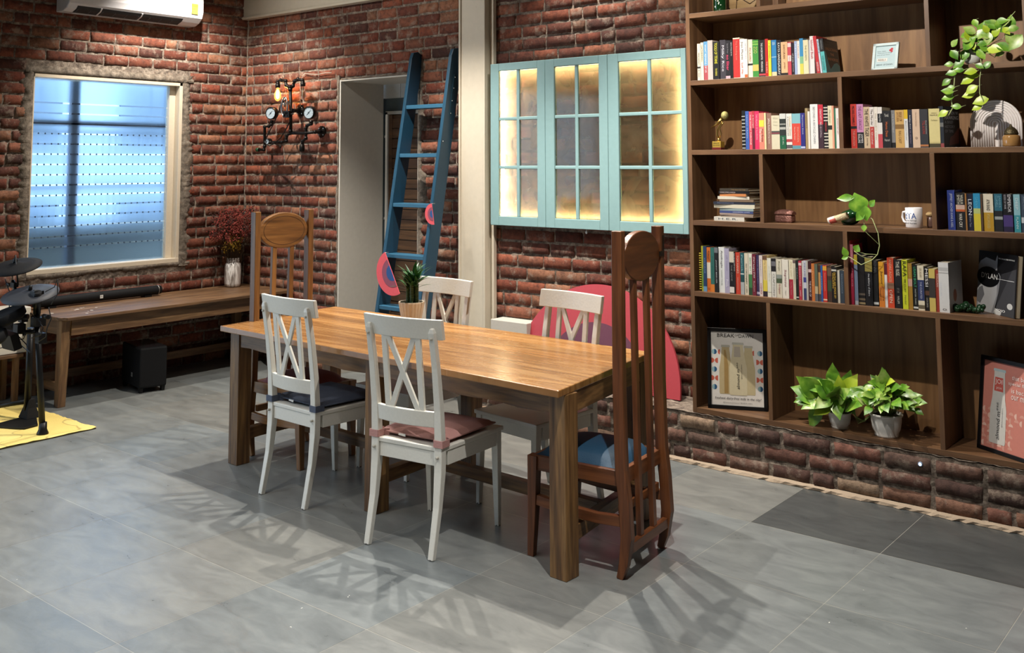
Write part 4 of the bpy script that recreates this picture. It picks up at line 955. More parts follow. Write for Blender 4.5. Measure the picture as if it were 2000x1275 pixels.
kit('cymbal_boom', MB().tube([D(48, 655, 2.94), D(29, 562, 2.93), D(25, 548, 2.93)], .011, 12))
kit('boom_clamp', MB().box(D(28, 556, 2.93), (.05, .03, .028)).lathe([(.009, -.03), (.013, 0), (.009, .03)], D(17, 556, 2.93), 10, 'x')); kit('boom_clamp', MB().box(D(45, 622, 2.94), (.05, .04, .04)))
kit('cymbal_rod', MB().tube([D(35, 556, 2.93), D(30, 498, 2.92)], .005, 8))
def cymbal(cx, cy, R_, Y, tilt, name, mat):
    c = D(cx, cy, Y); rot = Vector((0, 0, 1)).rotation_difference(Vector((.9*tilt[0]-.42*tilt[1], -.42*tilt[0]-.9*tilt[1], 1)).normalized()).to_matrix(); mb = MB(); rings = []
    for r_, h in ((.012, .014), (R_*.22, .010), (R_*.3, .004), (R_*.7, .0), (R_, -.012), (R_*.99, -.018), (R_*.7, -.008), (.012, -.004)):
        rings.append([c+rot@Vector((r_*math.cos(2*PI*k/40), r_*math.sin(2*PI*k/40), h)) for k in range(40)])
    mb.loft(rings, True, True); o = kit(name, mb, mat)
    MB().lathe([(.010, .0), (.014, .01), (.012, .03), (.004, .034)], c+rot@Vector((0, 0, .012)), 14).build('wing_nut', BLK, o); return o
cymbal(30, 517, .155, 2.93, (.24, .16), 'cymbal_pad', BLKM)
cymbal(59, 571, .165, 2.93, (.24, .14), 'cymbal_pad', flat('rubber_grey', '#2b2d33', .6))
kit('cymbal_rod', MB().tube([D(66, 600, 2.94), D(66, 566, 2.93)], .006, 8))
for x, y, Y, r_ in ((8, 615, 2.8, .12), (-25, 660, 2.7, .11)):
    c = D(x, y, Y); rot = Euler((.35, -.1, 0)).to_matrix(); mb = MB(); rings = []
    for q, h in ((r_*.8, -.05), (r_, -.03), (r_, .01), (r_*.94, .016), (r_*.9, .01), (.001, .01)): rings.append([c+rot@Vector((q*math.cos(2*PI*k/32), q*math.sin(2*PI*k/32), h)) for k in range(32)])
    mb.loft(rings, True, True); kit('drum_pad', mb, BLKM)
kit('sound_module', MB().box(D(20, 665, 2.88), (.16, .05, .10), Matrix.Rotation(.3, 3, 'X')).box(D(38, 640, 2.9), (.06, .05, .05)))
for k, (a, b_, c) in enumerate((((10, 545), (18, 600), (22, 640)), ((88, 570), (112, 545), (100, 595)), ((95, 600), (92, 640), (74, 668)), ((30, 650), (60, 690), (15, 655)), ((0, 680), (30, 665), (50, 650)), ((60, 612), (84, 640), (62, 660)))):
    kit('cable', MB().tube([D(*a, 2.9), (D(*a, 2.9)+D(*b_, 2.9))/2+Vector((0, .02, -.01)), D(*b_, 2.9), (D(*c, 2.9)+D(*b_, 2.9))/2+Vector((0, .02, -.015)), D(*c, 2.9)], .003, 6))
kp = thing('kick_pedal', 'black kick drum pedal lying on the yellow rug behind the front tube leg', 'pedal', (-6.45, 3.0, zr)); KO = Vector((-6.45, 3.0, zr))
q = [at(x, y, Z=zr)-KO for x, y in ((48, 839), (74, 832), (70, 812), (40, 818), (-5, 830), (-8, 836))]
MB().prism([p for p in q], (0, 0, .012)).build('base_plate', BLK, kp, bevel=.002)
a = at(57, 818, Z=zr)-KO
MB().loft([[a+Vector((-.06, -.045, .01)), a+Vector((.055, -.045, .01)), a+Vector((.055, .045, .01)), a+Vector((-.06, .045, .01))], [a+Vector((-.03, -.03, .075)), a+Vector((.035, -.03, .075)), a+Vector((.035, .03, .075)), a+Vector((-.03, .03, .075))], [a+Vector((-.02, -.02, .13)), a+Vector((.025, -.02, .13)), a+Vector((.025, .02, .13)), a+Vector((-.02, .02, .13))]]).build('tower', BLKM, kp, bevel=.004)
MB().tube([a+Vector((-.01, 0, .11)), a+Vector((-.45, -.14, .02))], [.012, .02], 8).build('footboard', BLK, kp)
# pale cabinet behind the kit
wc = thing('white_amplifier', 'pale box with a dark round opening half hidden behind the drum kit', 'amplifier', (-7.17, 3.20, .34))
MB().bb(-.1, .1, -.3, .17, 0, .31).build('cabinet', flat('amp_white', '#cfc9bd', .6), wc, bevel=.006)
MB().lathe([(.07, 0), (.07, .004)], (.1, .0, .16), 24, 'x').build('speaker_cone', BLKM, wc)
st_ = thing('stool', 'dark low stand holding the pale box behind the drum kit', 'stand', (-7.17, 3.14, 0))
MB().bb(-.12, .12, -.28, .18, .315, .338).build('top', W_bench('y'), st_, bevel=.003)
for x in (-.09, .09):
    for y in (-.24, .14): MB().bb(x-.018, x+.018, y-.018, y+.018, 0, .315).build('leg', W_bench('z'), st_, bevel=.002)

# ================================================================ BOOKSHELF
SXL, SXR, SF, SB = -2.761, -.56, 5.006, 5.292
bs = thing('bookshelf', 'large dark walnut bookshelf with staggered compartments fixed on the brick wall', 'bookshelf', (SXL, SF, .276)); BO = Vector((SXL, SF, .276))
def sbb(x0, x1, y0, y1, z0, z1): return MB().bb(x0-BO.x, x1-BO.x, y0-BO.y, y1-BO.y, z0-BO.z, z1-BO.z)
SZ = [.303, .935, 1.326, 1.718, 2.11, 2.494, 2.885, 3.27]; TH = .027
sbb(SXL, SXL+.024, SF, SB+.01, .276, 3.27).build('side_panel', W_shelf('z'), bs, bevel=.001)
sbb(SXR-.024, SXR, SF, SB+.01, .276, 3.27).build('side_panel', W_shelf('z'), bs, bevel=.001)
sbb(SXL+.024, SXR-.024, SB, SB+.01, .276, 3.27).build('back_panel', wood('shelf_back', '#6e4e30', '#8a6541', '#9d774d', 'z', .9, .5, .04, .12), bs)
for z in SZ: sbb(SXL+.024, SXR-.024, SF, SB, z-TH, z).build('shelf_board', W_shelf('x'), bs, bevel=.001)
for row, xs in ((0, (-2.303, -1.447)), (1, (-1.88, -1.01)), (2, (-2.324, -1.444)), (3, (-1.882, -1.01)), (4, (-1.442, -1.01)), (5, (-2.316, -1.442)), (6, (-1.88,))):
    for x in xs: sbb(x-.011, x+.011, SF+.0005, SB, SZ[row], SZ[row+1]-TH).build('divider', W_shelf('z'), bs, bevel=.001)

PAGE = flat('book_pages', '#d9cdb2', .9, bump=.3, bscale=300)
def bmat(c):
    h = c.strip('#'); k = '#'+''.join('%02x' % int(int(h[i:i+2], 16)*.92) for i in (0, 2, 4)); return flat('book_'+h, k, .42)
def book(label, group, x0, x1, z0, z1, yf, dp, cover, bands=(), title=None, lean=0, rz=0, side=()):
    """upright book, spine towards the room; bands (from, to, colour) up the spine as fractions of the height"""
    w_ = x1-x0; h = z1-z0; t = min(.0022, w_*.2)
    o = thing('book', label, 'book', ((x0+x1)/2, yf, z0), rz, group)
    if lean: o.rotation_euler = (0, lean, rz)
    mb = MB(); mb.bb(-w_/2, w_/2, 0, t, 0, h); mb.bb(-w_/2, -w_/2+t, t, dp, 0, h); mb.bb(w_/2-t, w_/2, t, dp, 0, h)
    mats = [bmat(cover)]
    for k, (a, b_, c) in enumerate(bands):
        mats.append(bmat(c)); mb.m = len(mats)-1; mb.bb(-w_/2, w_/2, -.0003-.0001*k, 0, a*h, b_*h)
    for k, (a, b_, c) in enumerate(side):
        mats.append(bmat(c)); mb.m = len(mats)-1; mb.bb(w_/2, w_/2+.0004, .0, dp, a*h, b_*h)
    mb.build('cover', mats, o)
    MB().bb(-w_/2+t, w_/2-t, t, dp-.004, .003, h-.003).build('pages', PAGE, o)
    if title:
        if isinstance(title[0], str): title = [title]
        tm = {}
        for s_, c, a, b_, *sz in title:     # a..b heights (fractions, read downwards); optional share of the spine width, optional sideways shift
            f = sz[0] if sz else .55; sh = sz[1] if len(sz) > 1 else 0
            if len(sz) > 2 and sz[2] == 'h':    # set across the spine
                put_text(tm.setdefault(c, MB()), s_, (-w_*f/2, -.0012, a*h), (1, 0, 0), (0, 0, 1), w_*f, (b_-a)*h)
            else: put_text(tm.setdefault(c, MB()), s_, (-w_*f/2+sh*w_, -.0012, b_*h), (0, 0, -1), (1, 0, 0), (b_-a)*h, w_*f)
        for c, q in tm.items(): q.build('title', bmat(c), o)
    return o

# rows of books: (left px, right px, top px, colour, short look, bands, title) read off the photograph
def row(rowname, zb, yf, dp, items, conv, group, leans={}):
    seen = {}
    keys = [it[4] for it in items]; px_end = None
    for i, it in enumerate(items):
        if i: it = list(it)
        u0, u1, v, cover, look = it[:5]; bands = it[5] if len(it) > 5 and it[5] else (); title = it[6] if len(it) > 6 else None
        x0, y0 = conv(u0, v); x1, _ = conv(u1, v)
        X0 = at(x0, y0, Y=yf).x; X1 = at(x1, y0, Y=yf).x
        if px_end is not None and X0 < px_end+.0004: X0 = px_end+.0004
        if X1 < X0+.006: X1 = X0+.006
        z1 = at(x0, y0, Y=yf).z; px_end = X1
        nb = []
        if i > 0: nb.append(items[i-1][4])
        if i < len(items)-1: nb.append(items[i+1][4])
        if i == 0: lab = f'{look}, first from the left on the {rowname}'
        elif i == len(items)-1: lab = f'{look}, last on the right on the {rowname}'
        else: lab = f'{look} between {sh(nb[0])} and {sh(nb[1])}, {rowname}'
        if len(lab.split()) > 16: lab = f'{look} just right of {sh(nb[0])} on the {rowname}'
        if len(lab.split()) > 16: lab = f'{look} on the {rowname}'
        rn = random.Random(i*7+int(zb*100))
        book(lab, group, X0, X1, zb, z1, yf+rn.random()*.006, dp*(.92+.1*rn.random()), cover, bands, title)
def sh(s):
    s = s.replace(' book', ''); wds = s.split(' with ')[0].split(' of ')[0].split(' in ')[0]; wds = wds.replace('thin ', '').replace('thick ', '').replace('tall ', '')
    wds = ' '.join(wds.split(' and ')[0].split()[-2:]); return wds
c1 = lambda u, v: (1340+u/6.25, 40+v/6.25)
R1 = [
 (130, 166, 285, '#d9d0ba', 'thin cream book', ((.33, .38, '#2a2a2a'),), [('PRESENO', '#4a4a44', .42, .75, .45), ('A. Shah', '#4a4a44', .1, .3, .4)]),
 (172, 206, 270, '#d8cfb8', 'ivory book', (), [('GATHERING', '#55503f', .5, .93, .5)]),
 (207, 256, 258, '#5d93bb', 'sky blue book with red foot', ((0, .38, '#a34a52'),), [('WHAT REMAINS OF US', '#dfe8ee', .2, .92, .4)]),
 (258, 318, 245, '#b7aca8', 'wide pale grey book', (), [('MEMORY', '#cfc6c2', .5, .95, .3)]),
 (320, 400, 262, '#17171a', 'thick black book with yellow lettering', (), [('TOOLS OF TITANS', '#e3dc3a', .42, .97, .42), ('TIM FERRISS', '#c8c24a', .1, .3, .3)]),
 (402, 472, 240, '#3b3840', 'dark grey book with white script', (), [('Milky Rice', '#d9d6de', .2, .86, .5)]),
 (474, 528, 245, '#1f1d22', 'black book with pink title', ((0, .08, '#c4a0ac'),), [('no filter', '#e04a70', .22, .62, .62), ('Sarah Frier', '#8d8a92', .66, .92, .3)]),
 (530, 566, 248, '#111113', 'narrow black book', (), [('BEAUTIFUL BOYS', '#dcdcda', .6, .95, .3)]),
 (568, 650, 215, '#e2d6ba', 'tall cream book with red panel', ((.02, .97, '#b9302e'),), [('The Reading List', '#d88a78', .45, .93, .3)]),
 (652, 704, 228, '#e6e2da', 'white book with handwritten author', (), [('Jojo Moyes', '#26242a', .47, .93, .55), ('Still Me', '#c2493c', .1, .4, .4)]),
 (705, 742, 228, '#e2d9d2', 'faded white book', ((0, .09, '#c4653c'),), [('AFTER YOU', '#a9b4c2', .5, .9, .4)]),
 (743, 800, 234, '#dcd3c1', 'beige book with black box', ((.32, .37, '#222222'),), [('PICKARD', '#b1705a', .42, .78, .4)]),
 (803, 873, 238, '#3f8a3c', 'green book with gold pattern', ((.17, .34, '#c9b560'), (.86, .9, '#7db350'), (.93, .96, '#7db350')), [('ZOO', '#b8c36a', .64, .82, .6)]),
 (875, 955, 240, '#19191b', 'thick black book with white capitals', ((.04, .09, '#b5444c'),), [('THE UNCERTAINTIES', '#e2e2e0', .46, .92, .28), ('MENAKA BALI', '#e2e2e0', .14, .42, .28)]),
 (960, 996, 225, '#b6271f', 'bright red book', (), [('THE GIRLS', '#e0bdb5', .1, .4, .4)]),
 (998, 1030, 242, '#ece53a', 'lemon yellow book', (), [('F. BACKMAN', '#56521c', .5, .92, .4)]),
 (1032, 1094, 240, '#2f7fb6', 'blue book with cream foot', ((0, .12, '#dbc69e'), (.52, .54, '#9fc2d9')), [('KIRAN', '#bfd6e6', .86, .95, .5, 0, 'h')]),
 (1096, 1150, 240, '#191a24', 'navy book with white capitals', (), [('KAVYA SANDIGAURAV', '#e4e2da', .04, .92, .5)]),
 (1153, 1232, 264, '#ddb386', 'peach book', ((0, .08, '#221c1a'),), [('SHOGRAN', '#7a5233', .5, .92, .3), ('JAMES', '#8a5c38', .2, .4, .25)]),
 (1234, 1276, 264, '#c44a58', 'rose red book', ((.42, .6, '#e8d5d0'), (.85, .97, '#e4c8c6')), [('A Thing Done', '#c44a58', .43, .59, .4)]),
 (1278, 1312, 278, '#231a26', 'plum black book', (), [('CITY OF GOD', '#d8d5d0', .4, .68, .5), ('Adil Jussawalla', '#d8d5d0', .1, .38, .4)]),
 (1314, 1345, 252, '#9fb1d6', 'pale lilac book', (), [('RELIC', '#e9eef6', .5, .9, .4)]),
 (1347, 1378, 250, '#e3e1dc', 'clean white book', (), [('I Too Had', '#c46a5c', .5, .9, .4)]),
 (1380, 1424, 220, '#3f8fc0', 'turquoise book with yellow foot', ((0, .3, '#d7cf5c'), (.3, .5, '#86b98f')), ()),
 (1426, 1487, 240, '#e5dcb6', 'butter coloured book', (), [('THE SECRETS', '#8a8462', .4, .85, .35)]),
 (1489, 1502, 240, '#c9c3c8', 'very thin silver book', (), ()),
 (1504, 1556, 192, '#e9e2e0', 'tall white book with red writing', (), [('Ishmael Beah', '#b43a44', .4, .9, .55)]),
]
R1 = [tuple(list(r_[:6])+[r_[6] if len(r_) > 6 and r_[6] else None]) for r_ in R1]
row('top row', SZ[4], 5.03, .14, R1, c1, 'books on the second shelf from the top')
# three leaning books closing that row
G1 = 'books on the second shelf from the top'
def lean_book(label, group, pb, pt, wpx, zb, yf, dp, cover, **k):
    A = at(*pb, Y=yf); B = at(*pt, Y=yf); C_ = at(pb[0]+wpx, pb[1], Y=yf); w_ = C_.x-A.x; h = math.hypot(B.z-zb, B.x-A.x); ln = math.atan2(B.x-A.x, B.z-zb)
    o = book(label, group, 0, w_, 0, h, 0, dp, cover, lean=0, **k)
    o.location = (A.x+w_/2*math.cos(ln), yf, zb+abs(w_/2*math.sin(ln))+.0005); o.rotation_euler = (0, ln, k.get('rz', 0)); return o
lean_book('tall crimson book leaning left near the right end of the top book row', G1, (1596, 147), (1587, 71), 6.5, SZ[4], 5.03, .15, '#c22d36', title=[('SHOE DOG', '#efe4e2', .05, .3, .5)])
lean_book('leaning pale blue book between the tall crimson and the turquoise-spined one, top row', G1, (1603.2, 146), (1594.5, 77), 3.4, SZ[4], 5.031, .13, '#c9d6e0', title=[('RAIN', '#3a6fa0', .6, .95, .6)])
hk = lean_book('black book with turquoise spine leaning last on the right of the top book row', G1, (1607.5, 146), (1599, 76), 7.5, SZ[4], 5.032, .2, '#15161a', bands=((0, .62, '#5fbfc0'),), title=[('UNLOCKING', '#1d4c52', .08, .5, .3, .15), ('THE UNIVERSE', '#1d4c52', .08, .5, .3, -.2), ('HAWKING', '#8a8d90', .68, .95, .5)])
w_ = .0275
kids_h = [c for c in kids(hk) if c.name.startswith('cover')][0]
def cover_text(parent, x, dp, h, lines, mats, yrev=False):
    for s_, c, a, b_, l_, r_ in lines:
        mb = MB(); put_text(mb, s_, (x, l_*dp, a*h), (0, 1, 0), (0, 0, 1), (r_-l_)*dp, (b_-a)*h); mb.build('title', bmat(c), parent)
vv = [v.co.x for v in kids_h.data.vertices]; xr = max(vv); hh = max(v.co.z for v in kids_h.data.vertices)
cover_text(hk, xr+.0006, .2, hh, [('STEPHEN', '#56605f', .90, .94, .15, .6), ('HAWKING', '#4c5655', .81, .88, .12, .9), ('UNLOCKING', '#d79a6c', .67, .75, .1, .9), ('THE', '#d79a6c', .53, .6, .4, .65), ('UNIVERSE', '#d79a6c', .38, .46, .12, .9)], None)
mb = MB(); mb.prism([(xr+.0003, .2*a, hh*b_) for a, b_ in ((.02, .0), (.98, .0), (.98, .26), (.8, .34), (.6, .30), (.45, .2), (.3, .12), (.2, .3), (.1, .62), (.02, .62))], (.0004, 0, 0)); mb.build('cover_art', bmat('#4f8f93'), hk)

c2 = lambda u, v: (1340+u/6.25, 180+v/6.25)
R2a = [
 (672, 712, 225, '#16181a', 'black book with white dots', tuple((.03+.09*k, .05+.09*k, '#b9bdb9') for k in range(10)), None),
 (715, 757, 232, '#3d5ea8', 'cobalt blue book', (), [('NIGHT TRAIN', '#9fb4dc', .3, .9, .35)]),
 (760, 796, 236, '#cf4a5c', 'coral red book', (), [('THE IVORY THRONE', '#f0dfe0', .12, .92, .42)]),
 (798, 828, 230, '#b23a44', 'brick red book with dark foot', ((0, .55, '#5e2230'),), [('A Stranger', '#ecdada', .55, .9, .5)]),
 (831, 884, 232, '#cf2f5e', 'hot pink book', (), [('THE PALACE OF ILLUSIONS', '#e9a5bb', .25, .92, .4)]),
 (887, 946, 254, '#e08370', 'salmon book with yellow box', ((.62, .8, '#e0d04a'),), [('Paul Beatty', '#2a2422', .2, .56, .4, .12), ('The Sellout', '#f5ece6', .2, .56, .4, -.22)]),
 (948, 970, 252, '#dccf9f', 'very thin cream book', (), None),
 (972, 1033, 255, '#8d6a5e', 'mauve brown book', (), [('Jeffrey Archer', '#ecdfd8', .5, .85, .45), ('Best Kept Secret', '#e0cfc8', .15, .48, .35)]),
 (1036, 1134, 285, '#cfc9b0', 'fat cream grey book', ((.44, .54, '#4c4c48'), (.46, .49, '#8d3d48')), [('Bill Bryson', '#b0aa92', .88, .95, .6, 0, 'h'), ('A Short', '#b0aa92', .78, .84, .5, 0, 'h'), ('History', '#b0aa92', .68, .74, .5, 0, 'h')]),
 (1137, 1210, 262, '#2a302e', 'dark book with green foot', ((0, .38, '#1f5d40'), (.85, 1, '#c9cbc6'), (.55, .62, '#a9aca7'), (.68, .72, '#8e918c')), [('JOE HILL', '#bcd0c2', .12, .34, .3)]),
 (1212, 1282, 262, '#dedbd3', 'white book with small red figure', ((.2, .28, '#a8424a'), (.02, .12, '#58555a')), [('A Thousand Splendid', '#3a3a38', .38, .92, .25, -.18), ('Golden Gate', '#b9a97a', .38, .92, .3, .2)]),
 (1284, 1388, 262, '#7fb3bd', 'pale blue book with red splash', ((.1, .72, '#d0493c'), (.0, .1, '#5f94a2')), [('SNOWDEN', '#e8a48f', .2, .62, .22, .2), ('Haruki Murakami', '#ecc4b5', .25, .62, .16, -.18)]),
 (1391, 1445, 254, '#2c2c7c', 'indigo book', ((.02, .07, '#b9c4e4'),), [('Physicians Desk', '#cfd2ec', .4, .94, .3)]),
 (1447, 1480, 195, '#a08c64', 'tan book', (), [('CHANAKYA', '#5a4a2a', .5, .92, .35)]),
 (1482, 1506, 235, '#dcd8cf', 'slim off-white book', (), None),
 (1508, 1600, 148, '#e5e3e1', 'fat white hardback', (), [('BEYOND A BICYCLE CHAIN', '#9aa0a4', .12, .94, .28)]),
 (1602, 1664, 152, '#3f2a35', 'red and dark purple book', ((.55, 1, '#c22c40'),), [('CREATIVITY, INC.', '#f1e7ea', .52, .9, .42), ('ED CATMULL', '#c9b6c0', .25, .5, .3)]),
 (1672, 1722, 165, '#1c1a1a', 'black and white swirled book', tuple((.04+.075*k, .065+.075*k, '#cfcabf') for k in range(13) if k not in (5, 6, 7)), [('AMERICAN GODS', '#c9404c', .4, .62, .4)]),
 (1724, 1772, 165, '#dcd5b6', 'pale cream book with black stamp', ((.44, .54, '#2a2a26'),), [('Murakami', '#8fa27c', .6, .9, .4)]),
 (1774, 1798, 165, '#dd9f84', 'thin apricot book', (), None),
 (1800, 1818, 195, '#4e8f72', 'thin green book', (), None),
 (1820, 1862, 195, '#e6e0de', 'white book with red writing', (), [('ALWAYS EAT LEFT', '#a4525c', .35, .75, .35)]),
]
row('second row, left part', SZ[3], 5.035, .135, R2a, c2, 'books in the left bay of the third shelf')
c3 = lambda u, v: (1640+u/5.556, 180+v/5.556)
R2b = [
 (110, 172, 130, '#cf3d34', 'scarlet book with black name', ((.44, .50, '#1c1a1a'),), [('MICHAEL CONNELLY', '#241414', .52, .95, .42), ('THE LINCOLN', '#e8a9a0', .06, .4, .35)]),
 (175, 246, 130, '#c486b2', 'pink and black book', ((0, .36, '#16161a'),), [('THE LAST ORACLE', '#7d4a78', .42, .96, .45), ('JAMES', '#e4e2e4', .12, .32, .35, .2), ('ROLLINS', '#e4e2e4', .12, .32, .35, -.2)]),
 (250, 316, 160, '#c9b294', 'tan book with heavy black title', (), [('THE WHITE TIGER', '#1f1a16', .28, .95, .6), ('Aravind Adiga', '#4a3c2e', .06, .25, .3)]),
 (320, 364, 162, '#e4dbd6', 'white and red book', ((0, .52, '#b9403c'),), [('The Murder', '#2a2222', .55, .95, .5), ('S. Ghoshal', '#ecd8d4', .1, .48, .4)]),
 (367, 404, 160, '#e6ded4', 'ivory white book', (), [('The Shadow Lines', '#9a8a6c', .2, .85, .35)]),
 (407, 455, 162, '#e2dcd8', 'white book with black box and red foot', ((.62, .84, '#1e2026'), (.0, .34, '#c24a54')), [('Long Walk', '#e0e0e2', .64, .82, .4)]),
 (460, 548, 205, '#1a1a1f', 'thick black book with orange title', (), [('Homo Deus', '#d9713c', .3, .7, .3), ('Yuval', '#c9c6c0', .84, .93, .5, 0, 'h'), ('Harari', '#c9c6c0', .18, .25, .6, 0, 'h')]),
 (551, 592, 195, '#7e7e80', 'grey book', ((0, .14, '#1c1c20'),), [('THE INTELLIGENT', '#cacac8', .4, .9, .35)]),
 (595, 690, 195, '#d0a867', 'thick sand coloured book', ((.5, .62, '#8a6636'),), [('SEIGE OF', '#8a5a28', .7, .95, .3, .15), ('SATURN', '#a0703a', .7, .95, .3, -.2), ('RAG CAST', '#8f6a3a', .12, .45, .3)]),
 (692, 732, 190, '#dfe0e2', 'white book with yellow head', ((.76, 1, '#e0b92c'),), [('Business Model', '#7d828c', .2, .7, .3)]),
 (734, 776, 190, '#23263a', 'midnight blue book', (), [('Building a Brand', '#d9dae0', .5, .85, .4), ('DR. SATPATHY', '#9a8aa4', .1, .45, .3)]),
 (779, 858, 185, '#dcbfa6', 'pale pink book', (), [('The Great Gatsby', '#8f6f5c', .55, .92, .2), ('O', '#4a3a32', .22, .28, .3, 0, 'h')]),
 (861, 950, 185, '#33343a', 'charcoal book with red title', ((.03, .08, '#b8784c'),), [('TYLL & SONS', '#b8403a', .35, .7, .32), ('Daniel Kehlmann', '#d0d0ce', .35, .7, .12, .3)]),
 (960, 1078, 180, '#e2d597', 'fat yellow cream book', ((0, .1, '#4a4632'), (.1, .14, '#c9bd84')), [('ORHAN', '#8a7f54', .87, .9, .5, 0, 'h'), ('PAMUK', '#5c5334', .81, .85, .7, 0, 'h'), ('The Museum', '#8a7f54', .68, .72, .6, 0, 'h')]),
]
row('second row, middle part', SZ[3], 5.035, .135, R2b, c3, 'books in the middle bay of the third shelf')
hb = book('black hardback with pale capitals on its cover, just left of the white arch ornament', 'books in the middle bay of the third shelf', 0, .024, 0, .198, 0, .13, '#0f0d10', [(0, .1, '#8c3a34'), (.5, .6, '#6c6a66'), (.75, .8, '#5b5652')], None)
hb.location = (-1.4035, 5.036, SZ[3]); hb.rotation_euler = (0, 0, math.radians(-18))
cover_text(hb, .0126, .13, .198, [('STEPHEN W.', '#b9bcc2', .80, .88, .08, .95), ('HAWKING', '#d8dade', .68, .77, .08, .92), ('A BRIEF', '#8d9096', .58, .65, .08, .6), ('HISTORY', '#8d9096', .47, .54, .08, .7), ('OF TIME', '#8d9096', .36, .43, .08, .6)], None)
mb = MB(); mb.prism([(.0123, .13*a, .198*b_) for a, b_ in ((.3, .05), (.9, .1), (.95, .5), (.6, .3), (.4, .25))], (.0003, 0, 0)); mb.build('cover_art', bmat('#5a2d24'), hb)

c6 = lambda u, v: (1620+u/5.263, 350+v/5.263)
R3 = [
 (1205, 1280, 112, '#2c3f8c', 'tall royal blue book', (), [('JEFFREY ARCHER KANE & ABEL', '#c9d0e8', .06, .92, .4)]),
 (1293, 1385, 140, '#17171c', 'black book with orange picture', ((.5, .68, '#c9a99a'), (.5, .56, '#b85a30')), [('WILBUR', '#d9d6c4', .7, .95, .3, .18), ('SMITH', '#d9d6c4', .7, .95, .3, -.18), ('WAR CRY', '#e6e2d8', .08, .45, .35)]),
 (1388, 1404, 145, '#9a6c3a', 'thin ochre book', (), None),
 (1406, 1466, 148, '#1a1d33', 'dark navy book with tall white title', (), [('LEON', '#e6e8f0', .42, .85, .6), ('Bravo Two', '#8b90a8', .1, .38, .35)]),
 (1473, 1544, 145, '#2c8fbd', 'aqua book with yellow foot', ((0, .46, '#d3c33c'), (.46, .6, '#b8c47c')), [('SHIVA', '#5ab4d8', .6, .9, .4)]),
 (1547, 1566, 150, '#5a4434', 'thin dark brown book', (), None),
 (1573, 1674, 150, '#e2d9c4', 'thick cream and gold book', ((0, .5, '#b8902c'),), [('AYN RAND', '#33302a', .55, .85, .35), ('ATLAS SHRUGGED', '#d8c480', .08, .46, .28)]),
 (1687, 1768, 150, '#2f6a80', 'slate teal book with dark foot', ((0, .55, '#1f2226'), (.32, .4, '#9aa0a0')), [('JAMES', '#7fb0c0', .64, .95, .32, .18), ('CLAVELL', '#7fb0c0', .64, .95, .32, -.18)]),
 (1774, 1872, 150, '#121118', 'black book with purple foot', ((0, .44, '#4a3a78'), (.0, .14, '#2a2444')), [('EMPEROR', '#e9e8ee', .52, .98, .34, .18), ('GODS OF WAR', '#c4c2cc', .6, .98, .2, -.25)]),
 (1885, 1952, 155, '#8fc0cc', 'icy blue book', ((0, .45, '#3f96a4'),), [('DEEP', '#e2eff2', .6, .9, .4), ('FLANN', '#d5eef0', .1, .4, .35)]),
 (1960, 2030, 158, '#3c4a5c', 'slate blue book', ((.25, .4, '#c9ced4'),), [('ARCTIC', '#8b98a8', .6, .95, .4)]),
]
row('third row', SZ[2], 5.035, .14, R3, c6, 'books on the fourth shelf')

